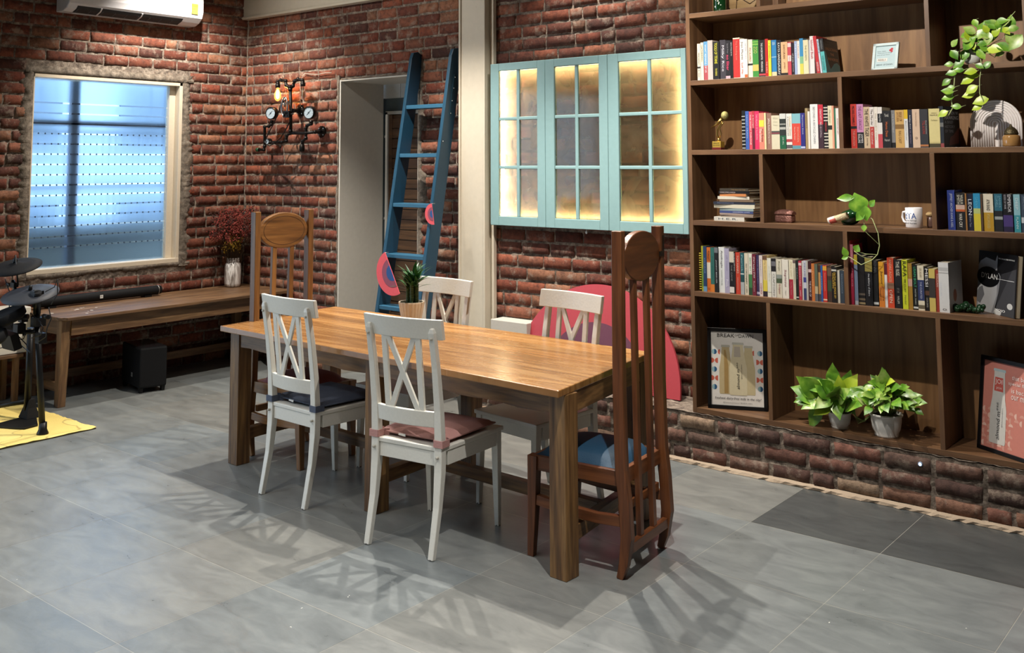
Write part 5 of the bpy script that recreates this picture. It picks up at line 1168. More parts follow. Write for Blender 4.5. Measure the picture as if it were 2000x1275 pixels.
c7 = lambda u, v: (1350+u/6.452, 460+v/6.452)
R4 = [
 (118, 143, 130, '#b0b034', 'spiral-bound yellow green notebook', ((.1, .5, '#7a9a3a'),), None),
 (146, 188, 135, '#22406a', 'deep blue book', ((0, .11, '#6aa0c8'),), [('VOYAGE', '#8aa9d0', .4, .75, .35)]),
 (192, 236, 148, '#cf6b26', 'orange and white book', ((.3, .66, '#dcd3c4'),), [('FORGET', '#221a16', .7, .92, .6), ('O', '#221a16', .04, .09, .5, 0, 'h')]),
 (238, 284, 150, '#2d6a62', 'bottle green book', ((0, .17, '#cf7a30'),), [('Forgiven', '#274f4c', .3, .8, .3)]),
 (287, 333, 148, '#141619', 'black book with pale picture', ((.88, 1, '#6a7076'),), [('JONNY BREUER', '#c9ccd0', .2, .72, .35)]),
 (336, 408, 145, '#dde0df', 'thick white book with slab lettering', (), [('Antifragile', '#55585a', .54, .93, .42), ('NASSIM TALEB', '#7a8a7a', .16, .5, .2)]),
 (411, 470, 160, '#a7a3bd', 'lilac book', (), [('J.M. Coetzee', '#7a7690', .5, .85, .25), ('Freda', '#e6e3ee', .14, .3, .45)]),
 (473, 530, 200, '#16161a', 'black book with cream head', ((.74, 1, '#cfc9b8'), (.02, .16, '#d8d6d0')), [('THE GAME', '#8a8a88', .3, .68, .3)]),
 (532, 549, 210, '#241e20', 'very thin black book', (), [('WINNING', '#e0dedc', .55, .98, .6)]),
 (552, 608, 212, '#c2402c', 'red orange book', (), [('TOM HANKS', '#e8c8b4', .5, .93, .42), ('Uncommon', '#e2a894', .1, .4, .3)]),
 (612, 657, 218, '#1f5a62', 'petrol blue and white book', ((.48, .51, '#c9d0ce'), (.0, .3, '#a9aeb0'), (.3, .45, '#1c4a50')), [('Patrick', '#a8ccd0', .55, .95, .4)]),
 (661, 709, 222, '#d6cdb8', 'cream book with black capitals', (), [('NO ORDINARY', '#2e2a24', .25, .75, .4), ('K. GIRISH', '#2e2a24', .05, .2, .3)]),
 (713, 757, 225, '#e0ddd0', 'white and green book', ((0, .5, '#3f7a48'), (0, .18, '#2a4a30')), [('BEN SET L', '#4c9a5a', .5, .9, .4)]),
 (760, 808, 235, '#6e1f34', 'wine red book', (), [('STAY hungry STAY', '#efe6e2', .42, .94, .5), ('Rashmi', '#d8b8bc', .1, .35, .35)]),
 (811, 848, 245, '#3a2f55', 'dark violet book', ((.04, .1, '#a9a4bc'),), [('THE BALLAD', '#7a6fa0', .3, .9, .3)]),
 (852, 893, 250, '#dcd0cc', 'pinkish white book', (), [('OSHO', '#9a2a3c', .06, .32, .5), ('Freedom', '#8a8086', .5, .9, .3)]),
 (895, 948, 253, '#e2c98a', 'pale gold book with dark foot', ((0, .13, '#2c2430'), (.13, .4, '#dcc84c'), (.9, 1, '#6a4a36')), [('My Seditious', '#96824c', .42, .88, .35)]),
 (951, 998, 283, '#e2e0d2', 'plain ivory book', ((.12, .13, '#8a8a80'),), [('Jab the Butterfly', '#8fa08c', .4, .8, .22)]),
 (1001, 1058, 285, '#dcdad2', 'white book with black photograph', ((.66, 1, '#1b1b20'), (.80, .92, '#6a6a70')), [('CLAPTON', '#8a8a86', .12, .6, .4), ('O', '#222222', .04, .09, .4, 0, 'h')]),
 (1066, 1133, 297, '#d6cfbb', 'cream book with square photograph', ((.38, .6, '#4a5a42'), (.5, .6, '#8f9690')), [('My Elephant', '#a0343c', .1, .36, .4), ('Ranjit', '#8a8a6c', .7, .95, .4)]),
 (1136, 1216, 300, '#e4ded2', 'thick off-white book with wine title', (), [('Sapiens', '#8d4a5e', .3, .74, .42), ('Harari', '#a9a29a', .08, .2, .2)]),
 (1224, 1272, 305, '#e4dcc2', 'cream and crimson book', ((0, .5, '#a8283c'),), [('Pico Iyer', '#b8a878', .56, .95, .4), ('The Man Within', '#d88a94', .1, .44, .3)]),
 (1275, 1308, 308, '#cfc8b2', 'stone coloured book', ((.92, 1, '#6a5a58'),), [('STEADMAN', '#a49c84', .4, .8, .4)]),
 (1311, 1343, 310, '#16211f', 'green black book', ((.04, .07, '#c8c8c4'),), [('DEAL', '#7e8a86', .5, .8, .4)]),
 (1346, 1384, 318, '#b03043', 'ruby book', ((.88, .95, '#e0c0c4'),), [('INDOMITABLE', '#e8b4bc', .35, .85, .45), ('AMIT', '#e8ccd0', .08, .25, .35)]),
 (1386, 1402, 320, '#d8d4ce', 'thin chalk white book', (), None),
 (1404, 1438, 318, '#c9cad8', 'blue and white book', ((.45, .58, '#3c4488'), (0, .3, '#34406c')), [('STEVE JOBS', '#3a3f6c', .6, .95, .5)]),
 (1440, 1463, 320, '#b9b5ae', 'ash grey book', (), None),
 (1466, 1508, 325, '#3a141c', 'blackish maroon book', ((.72, .8, '#c9b0b0'),), [('THE MUSK OF', '#d8cfd0', .1, .5, .5)]),
 (1511, 1548, 352, '#c4743a', 'burnt orange book', (), [('Dreams', '#e6c090', .4, .8, .3)]),
 (1551, 1588, 358, '#5c6656', 'grey green book', ((.2, .4, '#b8ab8c'), (0, .2, '#5c626a')), None),
 (1591, 1622, 370, '#c08f5c', 'caramel book with dark head', ((.8, 1, '#4a2f28'), (0, .2, '#4a4650')), None),
 (1625, 1648, 375, '#2f5aa0', 'azure book', (), [('NOW', '#9ab8e0', .3, .7, .4)]),
 (1651, 1700, 375, '#c02f2c', 'fiery red book', ((.86, .98, '#d8a03c'), (.04, .08, '#e8c0a0')), [('TOTTO-CHAN', '#e89a80', .3, .8, .3)]),
 (1706, 1758, 382, '#43312a', 'dark brown book', ((.3, .6, '#3c4a34'), (.72, .95, '#6a5242')), None),
 (1764, 1826, 392, '#141316', 'black book with gold capitals', ((.88, .93, '#c9c6bc'),), [('PATHS ARE MADE BY', '#d6b040', .12, .84, .4, .15), ('WALKING', '#d6b040', .4, .84, .3, -.2)]),
 (1832, 1862, 436, '#cac4b6', 'short grey white book', (), None),
 (1866, 1916, 442, '#333f4c', 'short slate book', (), [('RESONANCE', '#7c8ea0', .3, .9, .3)]),
]
row('lowest row, left part', SZ[1], 5.035, .135, R4, c7, 'books in the left bay of the fifth shelf')
nb = [o for o in COL.objects if o.get('label', '').startswith('spiral-bound')][0]
mb = MB()
for k in range(16): mb.box((-.012, .0, .012+k*.013), (.012, .008, .005))
mb.build('spiral_binding', flat('spiral_yellow', '#c9b84a', .4), nb)
c8 = lambda u, v: (1640+u/5.556, 460+v/5.556)
R5 = [
 (85, 106, 55, '#c9404c', 'tall slim red book', (), [('ASTERIX AND', '#f0c8c8', .3, .8, .4)]),
 (110, 140, 95, '#b02a48', 'tall slim magenta book', ((.7, 1, '#c97a8a'),), [('OBELIX AND CO', '#e8b0bc', .3, .9, .4)]),
 (150, 186, 205, '#8a9ab8', 'blue grey book with yellow head', ((.8, 1, '#d8c040'), (0, .08, '#c9ced8')), None),
 (192, 262, 215, '#141214', 'black book with faint pattern', ((.1, .14, '#6a5c4a'), (.2, .24, '#5a5046'), (.02, .06, '#8a7a5a')), None),
 (268, 346, 230, '#151519', 'black book with golden head', ((.7, .98, '#8f8240'),), [('the alchemy of desire', '#d9dade', .2, .66, .35)]),
 (352, 404, 265, '#17181b', 'black book with grey name', ((.04, .09, '#c4c8c8'),), [('RONNIE', '#55585c', .72, .98, .45)]),
 (414, 474, 285, '#d99c2c', 'amber book with red foot', ((0, .46, '#cf7a2c'),), [('Junior', '#2c2418', .5, .8, .5), ('Dictionary &', '#5c3020', .14, .44, .3, .2), ('Thesaurus', '#5c3020', .14, .44, .3, -.2)]),
 (478, 506, 300, '#dcd8d4', 'white book with maroon head', ((.74, 1, '#5a1f2c'),), None),
 (510, 578, 240, '#cf4a2c', 'vermilion book with a portrait', ((.38, .5, '#8a6450'),), [('ANDRE AGASSI', '#e8b496', .52, .97, .4), ('OPEN', '#f2dcc8', .1, .36, .45)]),
 (584, 660, 262, '#1b1b1f', 'thick black book with ivory title', (), [('THE RISE.', '#d8d2c2', .66, .97, .5), ('OF THE', '#9a958c', .32, .42, .3), ('HALIM', '#c8c4b8', .1, .25, .3)]),
 (667, 726, 262, '#c9d02c', 'lime yellow book', (), [('RAFA', '#20241a', .66, .97, .7), ('MY STORY', '#2a2e20', .34, .6, .35), ('Nadal', '#6a7030', .1, .28, .3)]),
 (730, 776, 300, '#a07a2c', 'bronze book with a small portrait', ((.5, .66, '#c49a88'),), [('JAMES', '#c9a860', .7, .95, .4)]),
 (782, 832, 315, '#141716', 'black book with mint title', ((.03, .07, '#c8ccc8'),), [('USAIN BOLT', '#3fae7c', .5, .95, .5), ('FASTER THAN', '#c4c8c4', .12, .46, .25)]),
 (838, 906, 325, '#dcd3bc', 'cream book with navy centre', ((.22, .68, '#2f3a66'), (.04, .12, '#6a6250')), [('THE CURATED', '#b8bcd4', .26, .64, .3), ('SIR ALAN', '#a89878', .74, .95, .35)]),
 (912, 958, 345, '#131214', 'black book with heavy white title', ((.36, .46, '#5a3c2e'),), [('MESSI', '#f0eff0', .56, .97, .62), ('LUCA CAIOLI', '#b8b4ac', .08, .3, .4)]),
 (962, 1028, 360, '#cdb765', 'mustard book with dark oval', ((.32, .78, '#3a3634'),), None),
 (1032, 1074, 375, '#9a3a2c', 'rust red book', (), [('TOUCAN', '#e8cfc0', .6, .92, .4)]),
 (1078, 1108, 412, '#1c2238', 'dark indigo book with red head', ((.8, .96, '#9a3c34'),), [('SAMUEL', '#c4c8d8', .4, .76, .5)]),
]
row('lowest row, middle part', SZ[1], 5.035, .14, R5, c8, 'books in the middle bay of the fifth shelf')
wb = book('thick white hardback with a copper disc on its cover beside the green mossy ornament', 'books in the middle bay of the fifth shelf', 0, .046, 0, .235, 0, .20, '#d8d8d8', [(.78, .80, '#a8a8a8'), (.83, .9, '#b8b8b8')], [('O', '#3a3a40', .04, .08, .4, 0, 'h')])
wb.location = (at(1846, 610, Y=5.04).x, 5.036, SZ[1]); wb.rotation_euler = (0, 0, math.radians(-2))
mb = MB(); mb.prism([(.0232, .085+.024*math.cos(a), .075+.030*math.sin(a)) for a in np.linspace(0, 2*PI, 25)[:-1]], (.0005, 0, 0)); mb.build('cover_disc', bmat('#b0664a'), wb)

# ---- stack of lying books
rnd = random.Random(4); z = SZ[2]; c5 = lambda u: 1350+u/6.45
stack = [(272, 685, 478, 527, '#d2d0c6', 'white book with black swashes, lowest of the lying stack', [('H.E.R.', '#4a5a66', .15, .8)]),
 (355, 800, 452, 474, '#8f8072', 'grey brown book second from below in the lying stack', None), (345, 800, 432, 450, '#a6948a', 'pinkish grey book third from below in the lying stack', None),
 (340, 800, 402, 430, '#3d4a7c', 'blue book with white letters low in the lying stack', [('UNIVERSAL LAWS', '#c8cfe4', .4, .9)]), (340, 805, 372, 400, '#8fa0a0', 'grey green book in the middle of the lying stack', None),
 (272, 818, 326, 370, '#d6d0bc', 'wide cream book in the middle of the lying stack', None), (272, 812, 292, 322, '#2c3140', 'dark blue book above the wide cream one in the lying stack', [('RESONATE', '#7c84a0', .1, .5)]),
 (345, 795, 262, 290, '#7d6a56', 'taupe book with a pale corner in the lying stack', None), (325, 742, 226, 260, '#dcd8c8', 'ivory book under the orange one in the lying stack', None),
 (345, 705, 196, 226, '#c9814a', 'orange book second from top of the lying stack', None), (335, 745, 166, 195, '#16151a', 'black book with white capitals near the top of the lying stack', [('NOIRCOMICS PREGO', '#e2ccc4', .05, .55)]),
 (345, 735, 134, 164, '#3f372c', 'dark brown book topmost of the lying stack', [('THE WAY OF THE', '#9a7a4c', .4, .9)])]
for u0, u1, v0, v1, cc, lab, tt in stack:
    yf = 5.055; A = at(c5(u0), 350+v1/6.45, Y=yf).x; B = at(c5(u1), 350+v1/6.45, Y=yf).x; B = min(B, -2.345); th = (v1-v0)/6.45*.00281*.97+.0015
    o = thing('book', lab, 'book', ((A+B)/2, yf, z), math.radians((rnd.random()-.5)*8), 'books lying in a stack on the fourth shelf')
    w_ = (B-A)*.94; t = .0015; mb = MB(); mb.bb(-w_/2, w_/2, 0, t, 0, th); mb.bb(-w_/2, w_/2, t, .15, 0, t); mb.bb(-w_/2, w_/2, t, .15, th-t, th); mb.build('cover', bmat(cc), o)
    MB().bb(-w_/2+.002, w_/2-.002, t, .147, t, th-t).build('pages', PAGE, o)
    if tt:
        for s_, c, a, b_ in tt: mb = MB(); put_text(mb, s_, (-w_/2+a*w_, -.0006, th*.28), (1, 0, 0), (0, 0, 1), (b_-a)*w_, th*.45); mb.build('title', bmat(c), o)
    z += th+.0004

# ---- trophy
tpx = at(1400, 288, Y=5.075); tp = thing('trophy', 'small golden trophy of a bending flower on a lettered block at the shelf end', 'trophy', (tpx.x, 5.09, SZ[3]))
GO = flat('brass', '#a8894c', .3, .9); 
MB().bb(-.028, .028, -.02, .03, 0, .014).build('base', flat('trophy_base', '#5a1f1c', .3), tp, bevel=.002)
pl_ = MB().bb(-.026, .026, -.018, .028, .014, .048).build('block', flat('brass_plate', '#c9a84a', .35, .6), tp, bevel=.001)
mb = MB(); put_text(mb, 'Efficio XL', (-.018, -.0186, .034), (1, 0, 0), (0, 0, 1), .036, .007); put_text(mb, 'BEST PARTNER', (-.02, -.0186, .024), (1, 0, 0), (0, 0, 1), .04, .004); mb.build('lettering', flat('print_black', '#1b1b1d'), pl_)
T = lambda u, v: at(1340+u/6.25, 180+v/6.25, Y=5.09)-Vector((tpx.x, 5.09, SZ[3]))
MB().tube([T(400, 600), T(400, 560)], [.012, .006], 10).build('neck', GO, tp)
MB().tube([T(400, 570), T(378, 520), T(385, 450), T(425, 385), T(445, 350)], [.004, .006, .006, .005, .004], 8).build('stem', GO, tp)
MB().tube([T(405, 560), T(430, 510), T(405, 440), T(440, 390), T(455, 370)], [.003, .003, .004, .004, .003], 8).build('stem', GO, tp)
MB().sphere(T(472, 285), (.021, .021, .024), 14, 10).build('flower_head', flat('brass_rough', '#a39a62', .6, .5, bump=1, bscale=220), tp)
MB().tube([T(440, 325), T(380, 385), T(293, 445)], [.012, .008, .001], 10).build('leaf_cone', GO, tp)
# ---- arch ornament and incense jar, right end of third shelf
ar = thing('arch_ornament', 'white ribbed rainbow arch ornament on the right of the third shelf', 'ornament', (-1.187, 5.15, SZ[3])); AW = flat('arch_white', '#ece5e2', .6)
for k in range(10):
    r_ = .110*(1-k*.098); mb = MB(); pts = [(-r_, 0, 0), (-r_, 0, .11)]+[(r_*math.cos(a), 0, .11+r_*math.sin(a)) for a in np.linspace(PI, 0, 25)][1:-1]+[(r_, 0, .11), (r_, 0, 0)]
    mb.tube(pts, .0057, 10); mb.build('arch_rib', AW, ar)
MB().prism([(-.107, .002, 0), (.107, .002, 0)]+[(.107*math.cos(a), .002, .11+.107*math.sin(a)) for a in np.linspace(0, PI, 25)], (0, .012, 0)).build('back_plate', AW, ar)
ij = thing('incense_jar', 'small brown glazed jar with a domed metal lid in front of the arch ornament', 'jar', (at(1976, 288, Y=5.06).x, 5.062, SZ[3]))
MB().lathe([(.0, 0), (.034, .0), (.038, .006), (.038, .045), (.033, .053), (.026, .056)], n=28).build('jar_body', flat('tan_glaze', '#a9804e', .15, coat=.6), ij)
MB().lathe([(.031, .056), (.031, .062), (.027, .075), (.016, .088), (.006, .094), (.004, .100), (.001, .106)], n=28).build('lid', flat('pewter', '#5c5138', .45, .7, bump=.8, bscale=150), ij)
# ---- framed card on the second shelf
cd = thing('framed_card', 'small white framed note leaning on the second shelf from the top', 'framed card', (-1.68, 5.095, SZ[4]), math.radians(-8))
tl_ = math.radians(-14); RX = Matrix.Rotation(tl_, 3, 'X')
def onf(o, x, z, d=0): return RX @ Vector((x, -d, z))
mb = MB(); W2, H2 = .068, .145
def fbox(mb, x0, x1, z0, z1, d0, d1): mb.prism([RX@Vector((x0, -d0, z0)), RX@Vector((x1, -d0, z0)), RX@Vector((x1, -d0, z1)), RX@Vector((x0, -d0, z1))], RX@Vector((0, -(d1-d0), 0)))
fbox(mb, -W2, W2, 0, H2, 0, .004)
for q in ((-W2, -W2+.014, 0, H2), (W2-.014, W2, 0, H2), (-W2, W2, 0, .012), (-W2, W2, H2-.014, H2)): fbox(mb, *q, .004, .012)
mb.build('frame', flat('frame_pale', '#cfdfe0', .4), cd, bevel=.001)
mb = MB(); fbox(mb, -W2+.014, W2-.014, .012, H2-.014, .004, .0045); pp_ = mb.build('paper', flat('paper_blue', '#bcd2d6', .6), cd)
mb = MB(); up_ = RX@Vector((0, 0, 1))
for s_, x, z, w_, h in (('Dear team,', -.045, .100, .045, .006), ('Thank you for being', -.045, .090, .075, .006), ('part of our story', -.045, .080, .065, .006), ('BREAK OF DAWN', -.045, .026, .085, .009)): put_text(mb, s_, RX@Vector((x, -.0052, z)), (1, 0, 0), up_, w_, h)
mb.build('writing', flat('ink_grey', '#4a5a62'), pp_)
mb = MB(); fbox(mb, -.045, .01, .048, .065, .0045, .005); q = mb.build('tag', flat('tag_white', '#e6e2da'), pp_); mb = MB(); put_text(mb, 'FIDELS', RX@Vector((-.038, -.0056, .052)), (1, 0, 0), up_, .04, .009); mb.build('writing', flat('print_black', '#1b1b1d'), q)
mb = MB(); 
for dx, dz, r_ in ((.030, .112, .007), (.022, .106, .006), (.030, .100, .006)): disc(mb, RX@Vector((dx, -.0046, dz)), RX@Vector((0, -1, 0)), up_, r_, 14)
mb.build('red_flower', flat('card_red', '#c03a44', .5), pp_)
# ---- top shelf things
gb = thing('green_bottle', 'dark green glass bottle at the left end of the topmost visible shelf', 'bottle', (at(1406, 20, Z=SZ[5]).x, 5.10, SZ[5]))
gb.location.x = at(1406, 15, Y=5.10).x
MB().lathe([(0, 0), (.033, 0), (.036, .005), (.036, .17), (.028, .20), (.014, .225), (.014, .29), (.017, .292), (.017, .305)], n=24).build('glass', flat('bottle_green', '#143a1c', .08, coat=.5), gb)
mb = MB(); rn = random.Random(3)
for k in range(26): a = -PI/2+(rn.random()-.5)*1.6; z = .03+rn.random()*.12; mb.sphere((.0363*math.cos(a), .0363*math.sin(a), z), (.004, .0015, .003+.004*rn.random()), 6, 5)
mb.build('white_dabs', flat('dab_white', '#d8dcd4'), gb)
wp = thing('wooden_plate', 'round light wooden plate with dark veins leaning at the back of the topmost visible shelf', 'plate', (at(1447, 10, Y=5.23).x, 5.255, SZ[5]))
mb = MB(); mb.lathe([(0.001, 0), (.09, 0), (.096, .006), (.09, .012), (0.001, .008)], (0, 0, .096), 40, 'y'); mb.build('plate', wood('plate_wood', '#8f7450', '#a88a60', '#b99c72', 'x', 1, .5, .1, .2), wp)
mb = MB()
for pts in (((-.07, .13), (-.03, .09), (.0, .095), (.05, .06)), ((-.03, .09), (-.035, .04)), ((0, .095), (.03, .14), (.04, .17)), ((.05, .06), (.085, .08))): mb.tube([(x, -.0135, z) for x, z in pts], .0022, 5)
mb.build('veins', flat('vein_dark', '#4a3420'), wp)
wt = thing('wooden_box', 'plain dark wooden box beside the divider on the topmost visible shelf', 'box', (at(1507, 0, Y=5.2).x, 5.22, SZ[5])); MB().bb(-.05, .05, -.05, .05, 0, .2).build('box_body', W_shelf('z'), wt, bevel=.002)
# ---- fourth shelf ornaments
sn = thing('pink_casket', 'small rough pinkish domed casket on the middle shelf beside the lying books', 'casket', (at(1534, 433, Y=5.12).x, 5.12, SZ[2]))
CM = flat('casket_pink', '#8d6258', .5, .3, bump=1.2, bscale=130)
MB().box((0, 0, .021), (.098, .06, .042)).build('casket_body', CM, sn, bevel=.01)
mb = MB(); rings = []
for x in np.linspace(-.05, .05, 7):
    k = 1-.35*(abs(x)/.05)**3; rings.append([(x, .031*math.cos(a), .042+.028*k*math.sin(a)) for a in np.linspace(0, PI, 11)])
mb.loft(rings, True, True); mb.build('casket_lid', CM, sn)
gv = thing('green_vase', 'dark green glass vase lying on the fourth shelf with a trailing vine in it', 'vase', (at(1668, 436, Y=5.13).x, 5.13, SZ[2]))
mb = MB(); ax = Vector((.9, 0, .43)).normalized(); up2 = Vector((0, 1, 0)); w2 = ax.cross(up2); rings = []
for r_, h in ((.002, -.075), (.036, -.072), (.042, -.05), (.040, 0), (.030, .03), (.016, .05), (.014, .075), (.019, .08)):
    c = Vector((0, 0, .046))+ax*(h*.85); rings.append([c+(up2*math.cos(a)+w2*math.sin(a))*r_ for a in np.linspace(0, 2*PI, 25)[:-1]])
mb.loft(rings, True, True); mb.build('glass', flat('bottle_green', '#143a1c', .08, coat=.5), gv)
for v in gv.children: pass
cr_ = thing('message_roll', 'small rolled parchment with a red print leaning on the green vase', 'roll', (at(1638, 438, Y=5.065).x, 5.062, SZ[2]))
mb = MB(); mb.tube([(-.048, 0, .019), (.048, 0, .052)], .017, 16); mb.build('roll_body', flat('roll_cream', '#c9b996', .8, bump=1, bscale=150), cr_)
mb = MB(); mb.tube([(-.050, -.0, .0185), (-.012, 0, .0315)], .0176, 16); mb.build('paper_band', flat('band_white', '#d8d0c8', .7), cr_); mb = MB(); mb.tube([(-.040, -.006, .018), (-.008, -.006, .029)], .0135, 12); mb.build('red_print', flat('band_red', '#a8483c', .7), cr_)
mg = thing('mug', 'white mug with blue lettering on the fourth shelf', 'mug', (at(1786, 445, Y=5.08).x, 5.08, SZ[2]))
MB().lathe([(0, .0), (.036, 0), (.0395, .004), (.040, .098), (.037, .099), (.036, .02), (0, .012)], n=36, cap=False).build('mug_body', flat('mug_white', '#e3e1e4', .25), mg)
mb = MB(); mb.tube([(-.037, .012, .078), (-.06, .03, .074), (-.066, .034, .05), (-.058, .03, .028), (-.036, .012, .022)], .006, 10); mb.build('handle', flat('mug_white', '#e3e1e4', .25), mg)
def mug_text(s_, a0, a1, z0, z1, c, par, it=0):
    v, f, asp = text_geo(s_); mb = MB(); vs_ = []
    for p in v:
        a = a0+(a1-a0)*p[0]; vs_.append((.0404*math.sin(a), -.0404*math.cos(a), z0+(z1-z0)*p[1]))
    mb.add(vs_, f); mb.build('lettering', flat('ink_'+c, c), par)
off = -.25
mug_text('P', -1.75+off+.3, -1.3+off+.3, .045, .074, '#1f6cb0', mg); mug_text('e', -1.05+off+.3, -.62+off+.3, .045, .070, '#2a5a9c', mg); mug_text('TA', -.58+off+.3, .55+off+.25, .045, .074, '#1f4f9c', mg)
mug_text('People for the Ethical', -1.9+off+.3, .55+off+.25, .032, .041, '#3c3c44', mg); mug_text('Treatment of Animals', -1.8+off+.3, .55+off+.25, .02, .029, '#3c3c44', mg)
ck = thing('cork_figure', 'small cork-topped glass vial to the right of the white mug', 'vial', (at(1816, 444, Y=5.12).x-.004, 5.15, SZ[2]))
MB().lathe([(0, 0), (.015, 0), (.017, .01), (.016, .05), (.011, .054)], n=18).build('vial_body', flat('vial_rose', '#6a5048', .3), ck); MB().sphere((-.002, 0, .064), (.02, .02, .014), 14, 10).build('cork', flat('cork', '#b09468', .9, bump=.8, bscale=120), ck)
# ---- fifth shelf: glass lump and the big black-and-white book
gg = thing('moss_ornament', 'dark green mossy ornament lying beside the white hardback on the fifth shelf', 'ornament', (at(1888, 608, Y=5.1).x, 5.10, SZ[1]))
mb = MB(); rn = random.Random(6)
for k in range(60): x = -.07+.14*k/59+(rn.random()-.5)*.02; mb.sphere((x, (rn.random()-.5)*.04, .012+(rn.random()*.028)*(1.2-abs(math.sin(x*45)))), .008+rn.random()*.009, 7, 5)
mb.build('moss_body', flat('moss_green', '#163a1e', .35, bump=1, bscale=80), gg)
dyA, dyB = Vector((-1.333, 5.238, 0)), Vector((-1.116, 5.008+.012, 0)); ang = math.atan2(dyB.y-dyA.y, dyB.x-dyA.x)
dy = thing('photo_book', 'large black and white portrait book standing turned on the fifth shelf at the right', 'book', (dyA.x, dyA.y, SZ[1]+.001), ang)
DWd = (dyB-dyA).length; HH = .285; tl2 = math.radians(-6); RX = Matrix.Rotation(tl2, 3, 'X')
mb = MB(); fbox(mb, 0, DWd, 0, HH, -.0, -.002); fbox(mb, 0, DWd, 0, HH, -.026, -.028); fbox(mb, 0, .002, 0, HH, -.002, -.026); mb.build('cover', flat('cover_black', '#19191c', .3), dy)
mb = MB(); fbox(mb, .002, DWd-.003, .003, HH-.003, -.002, -.026); mb.build('pages', PAGE, dy)
def shape(par, pts, c, d, name='cover_photo'):
    mb = MB(); mb.prism([RX@Vector((x*DWd, -d, z*HH)) for x, z in pts], RX@Vector((0, -.0002, 0))); return mb.build(name, flat('tone_'+c.strip('#'), c, .35), par)
shape(dy, [(.0, .0), (.46, .0), (.56, .35), (.6, .62), (.5, .72), (.5, .95), (.35, .98), (.1, .9), (.0, .75)], '#8f8f92', .0003)
shape(dy, [(.05, .0), (.40, .0), (.52, .30), (.52, .50), (.30, .42), (.12, .5), (.02, .35)], '#b9b9bb', .0006)
shape(dy, [(.1, .12), (.2, .28), (.14, .42), (.05, .38), (.0, .3), (.0, .15)], '#6e6e72', .0008)
shape(dy, [(.0, .80), (.2, .9), (.45, .86), (.5, 1), (.0, 1)], '#19191c', .0009)
shape(dy, [(.5, .0), (.98, .0), (.98, .78), (.62, .66)], '#3a3a3e', .0004)
shape(dy, [(.16+.30*math.cos(a)*1.0+.12, .58+.17*math.sin(a)) for a in np.linspace(0, 2*PI, 25)[:-1]], '#0d0d10', .0012)
shape(dy, [(.0, .66), (.6, .72), (.6, .68), (.0, .61)], '#0d0d10', .0011)
mb = MB(); 
for s_, x, z, w_, h in (('DYLAN', .10, .555, .42, .085), ('THE COLLECTED WRITINGS', .52, .90, .42, .022), ('MOJO', .50, .045, .26, .05)): put_text(mb, s_, RX@Vector((x*DWd, -.0016, z*HH)), (1, 0, 0), RX@Vector((0, 0, 1)), w_*DWd, h*HH)
fbox(mb, .52*DWd, .95*DWd, .572*HH, .578*HH, .0014, .0016); mb.build('title', flat('print_white', '#e6e6e4'), dy)
shape(dy, [(.87+.07*math.cos(a), .17+.05*math.sin(a)) for a in np.linspace(0, 2*PI, 19)[:-1]], '#b8b8b6', .0013); shape(dy, [(.56+.10*math.cos(a), .03+.045*math.sin(a)) for a in np.linspace(0, 2*PI, 19)[:-1]], '#a8a8a6', .0007)
# ---- posters on the lowest shelf
p1A, p1B = at(1383, 796, Z=SZ[0]), at(1500, 803.5, Z=SZ[0]); ang = math.atan2(p1B.y-p1A.y, p1B.x-p1A.x)
P1 = thing('framed_poster', 'black framed milk bottle poster standing in the left bay of the lowest shelf', 'poster', (p1A.x, p1A.y, SZ[0]), ang)
PW = (p1B-p1A).length; PH = .43; RX = Matrix.Rotation(math.radians(-7), 3, 'X')
def frame(par, PW, PH, fw, paper, nm):
    mb = MB(); fbox(mb, 0, PW, 0, PH, -.012, 0)
    for q in ((0, fw, 0, PH), (PW-fw, PW, 0, PH), (0, PW, 0, fw), (0, PW, PH-fw, PH)): fbox(mb, *q, 0, .008)
    mb.build('frame', flat('frame_black', '#0f0f11', .35), par, bevel=.001)
    mb = MB(); fbox(mb, fw, PW-fw, fw, PH-fw, 0, .001); return mb.build('print', paper, par)
pr = frame(P1, PW, PH, .020, flat('poster_paper', '#dedad4', .5), 'a')
iw, ih = PW-.04, PH-.04
def pp2(x, z, d): return RX@Vector((.02+x*iw, -d, .02+z*ih))
def pshape(par, pts, c, d, name='printed_shape'):
    mb = MB(); mb.prism([pp2(x, z, d) for x, z in pts], RX@Vector((0, -.0002, 0))); return mb.build(name, flat('ink_'+c.strip('#'), c, .5), par)
def circ(x, z, rx, rz, a0=0, a1=2*PI, n=20): return [(x+rx*math.cos(a), z+rz*math.sin(a)) for a in np.linspace(a0, a1, n)]
asp = iw/ih
for side, xs in ((0, (.06, .17)), (1, (.84, .95))):
    for k in range(5):
        z = .72-k*.12
        if k % 2 == 0:
            x = .06 if side == 0 else .94
            pshape(pr, circ(x, z, .05, .05*asp, PI/2, 3*PI/2), '#8fb0b8', .0012); pshape(pr, circ(x, z, .05, .05*asp, -PI/2, PI/2), '#24547c', .0012)
            if k == 0: x2 = .17 if side == 0 else .83; pshape(pr, circ(x2, z, .04, .05*asp, PI/2, 3*PI/2), '#c4604c', .0012)
        else:
            for x, a in ((.0+.0, -PI/2), (.13, PI/2)) if side == 0 else ((.87, -PI/2), (.995, PI/2)): pshape(pr, circ(x, z, .06, .05*asp, a, a+PI), '#c4604c', .0012)
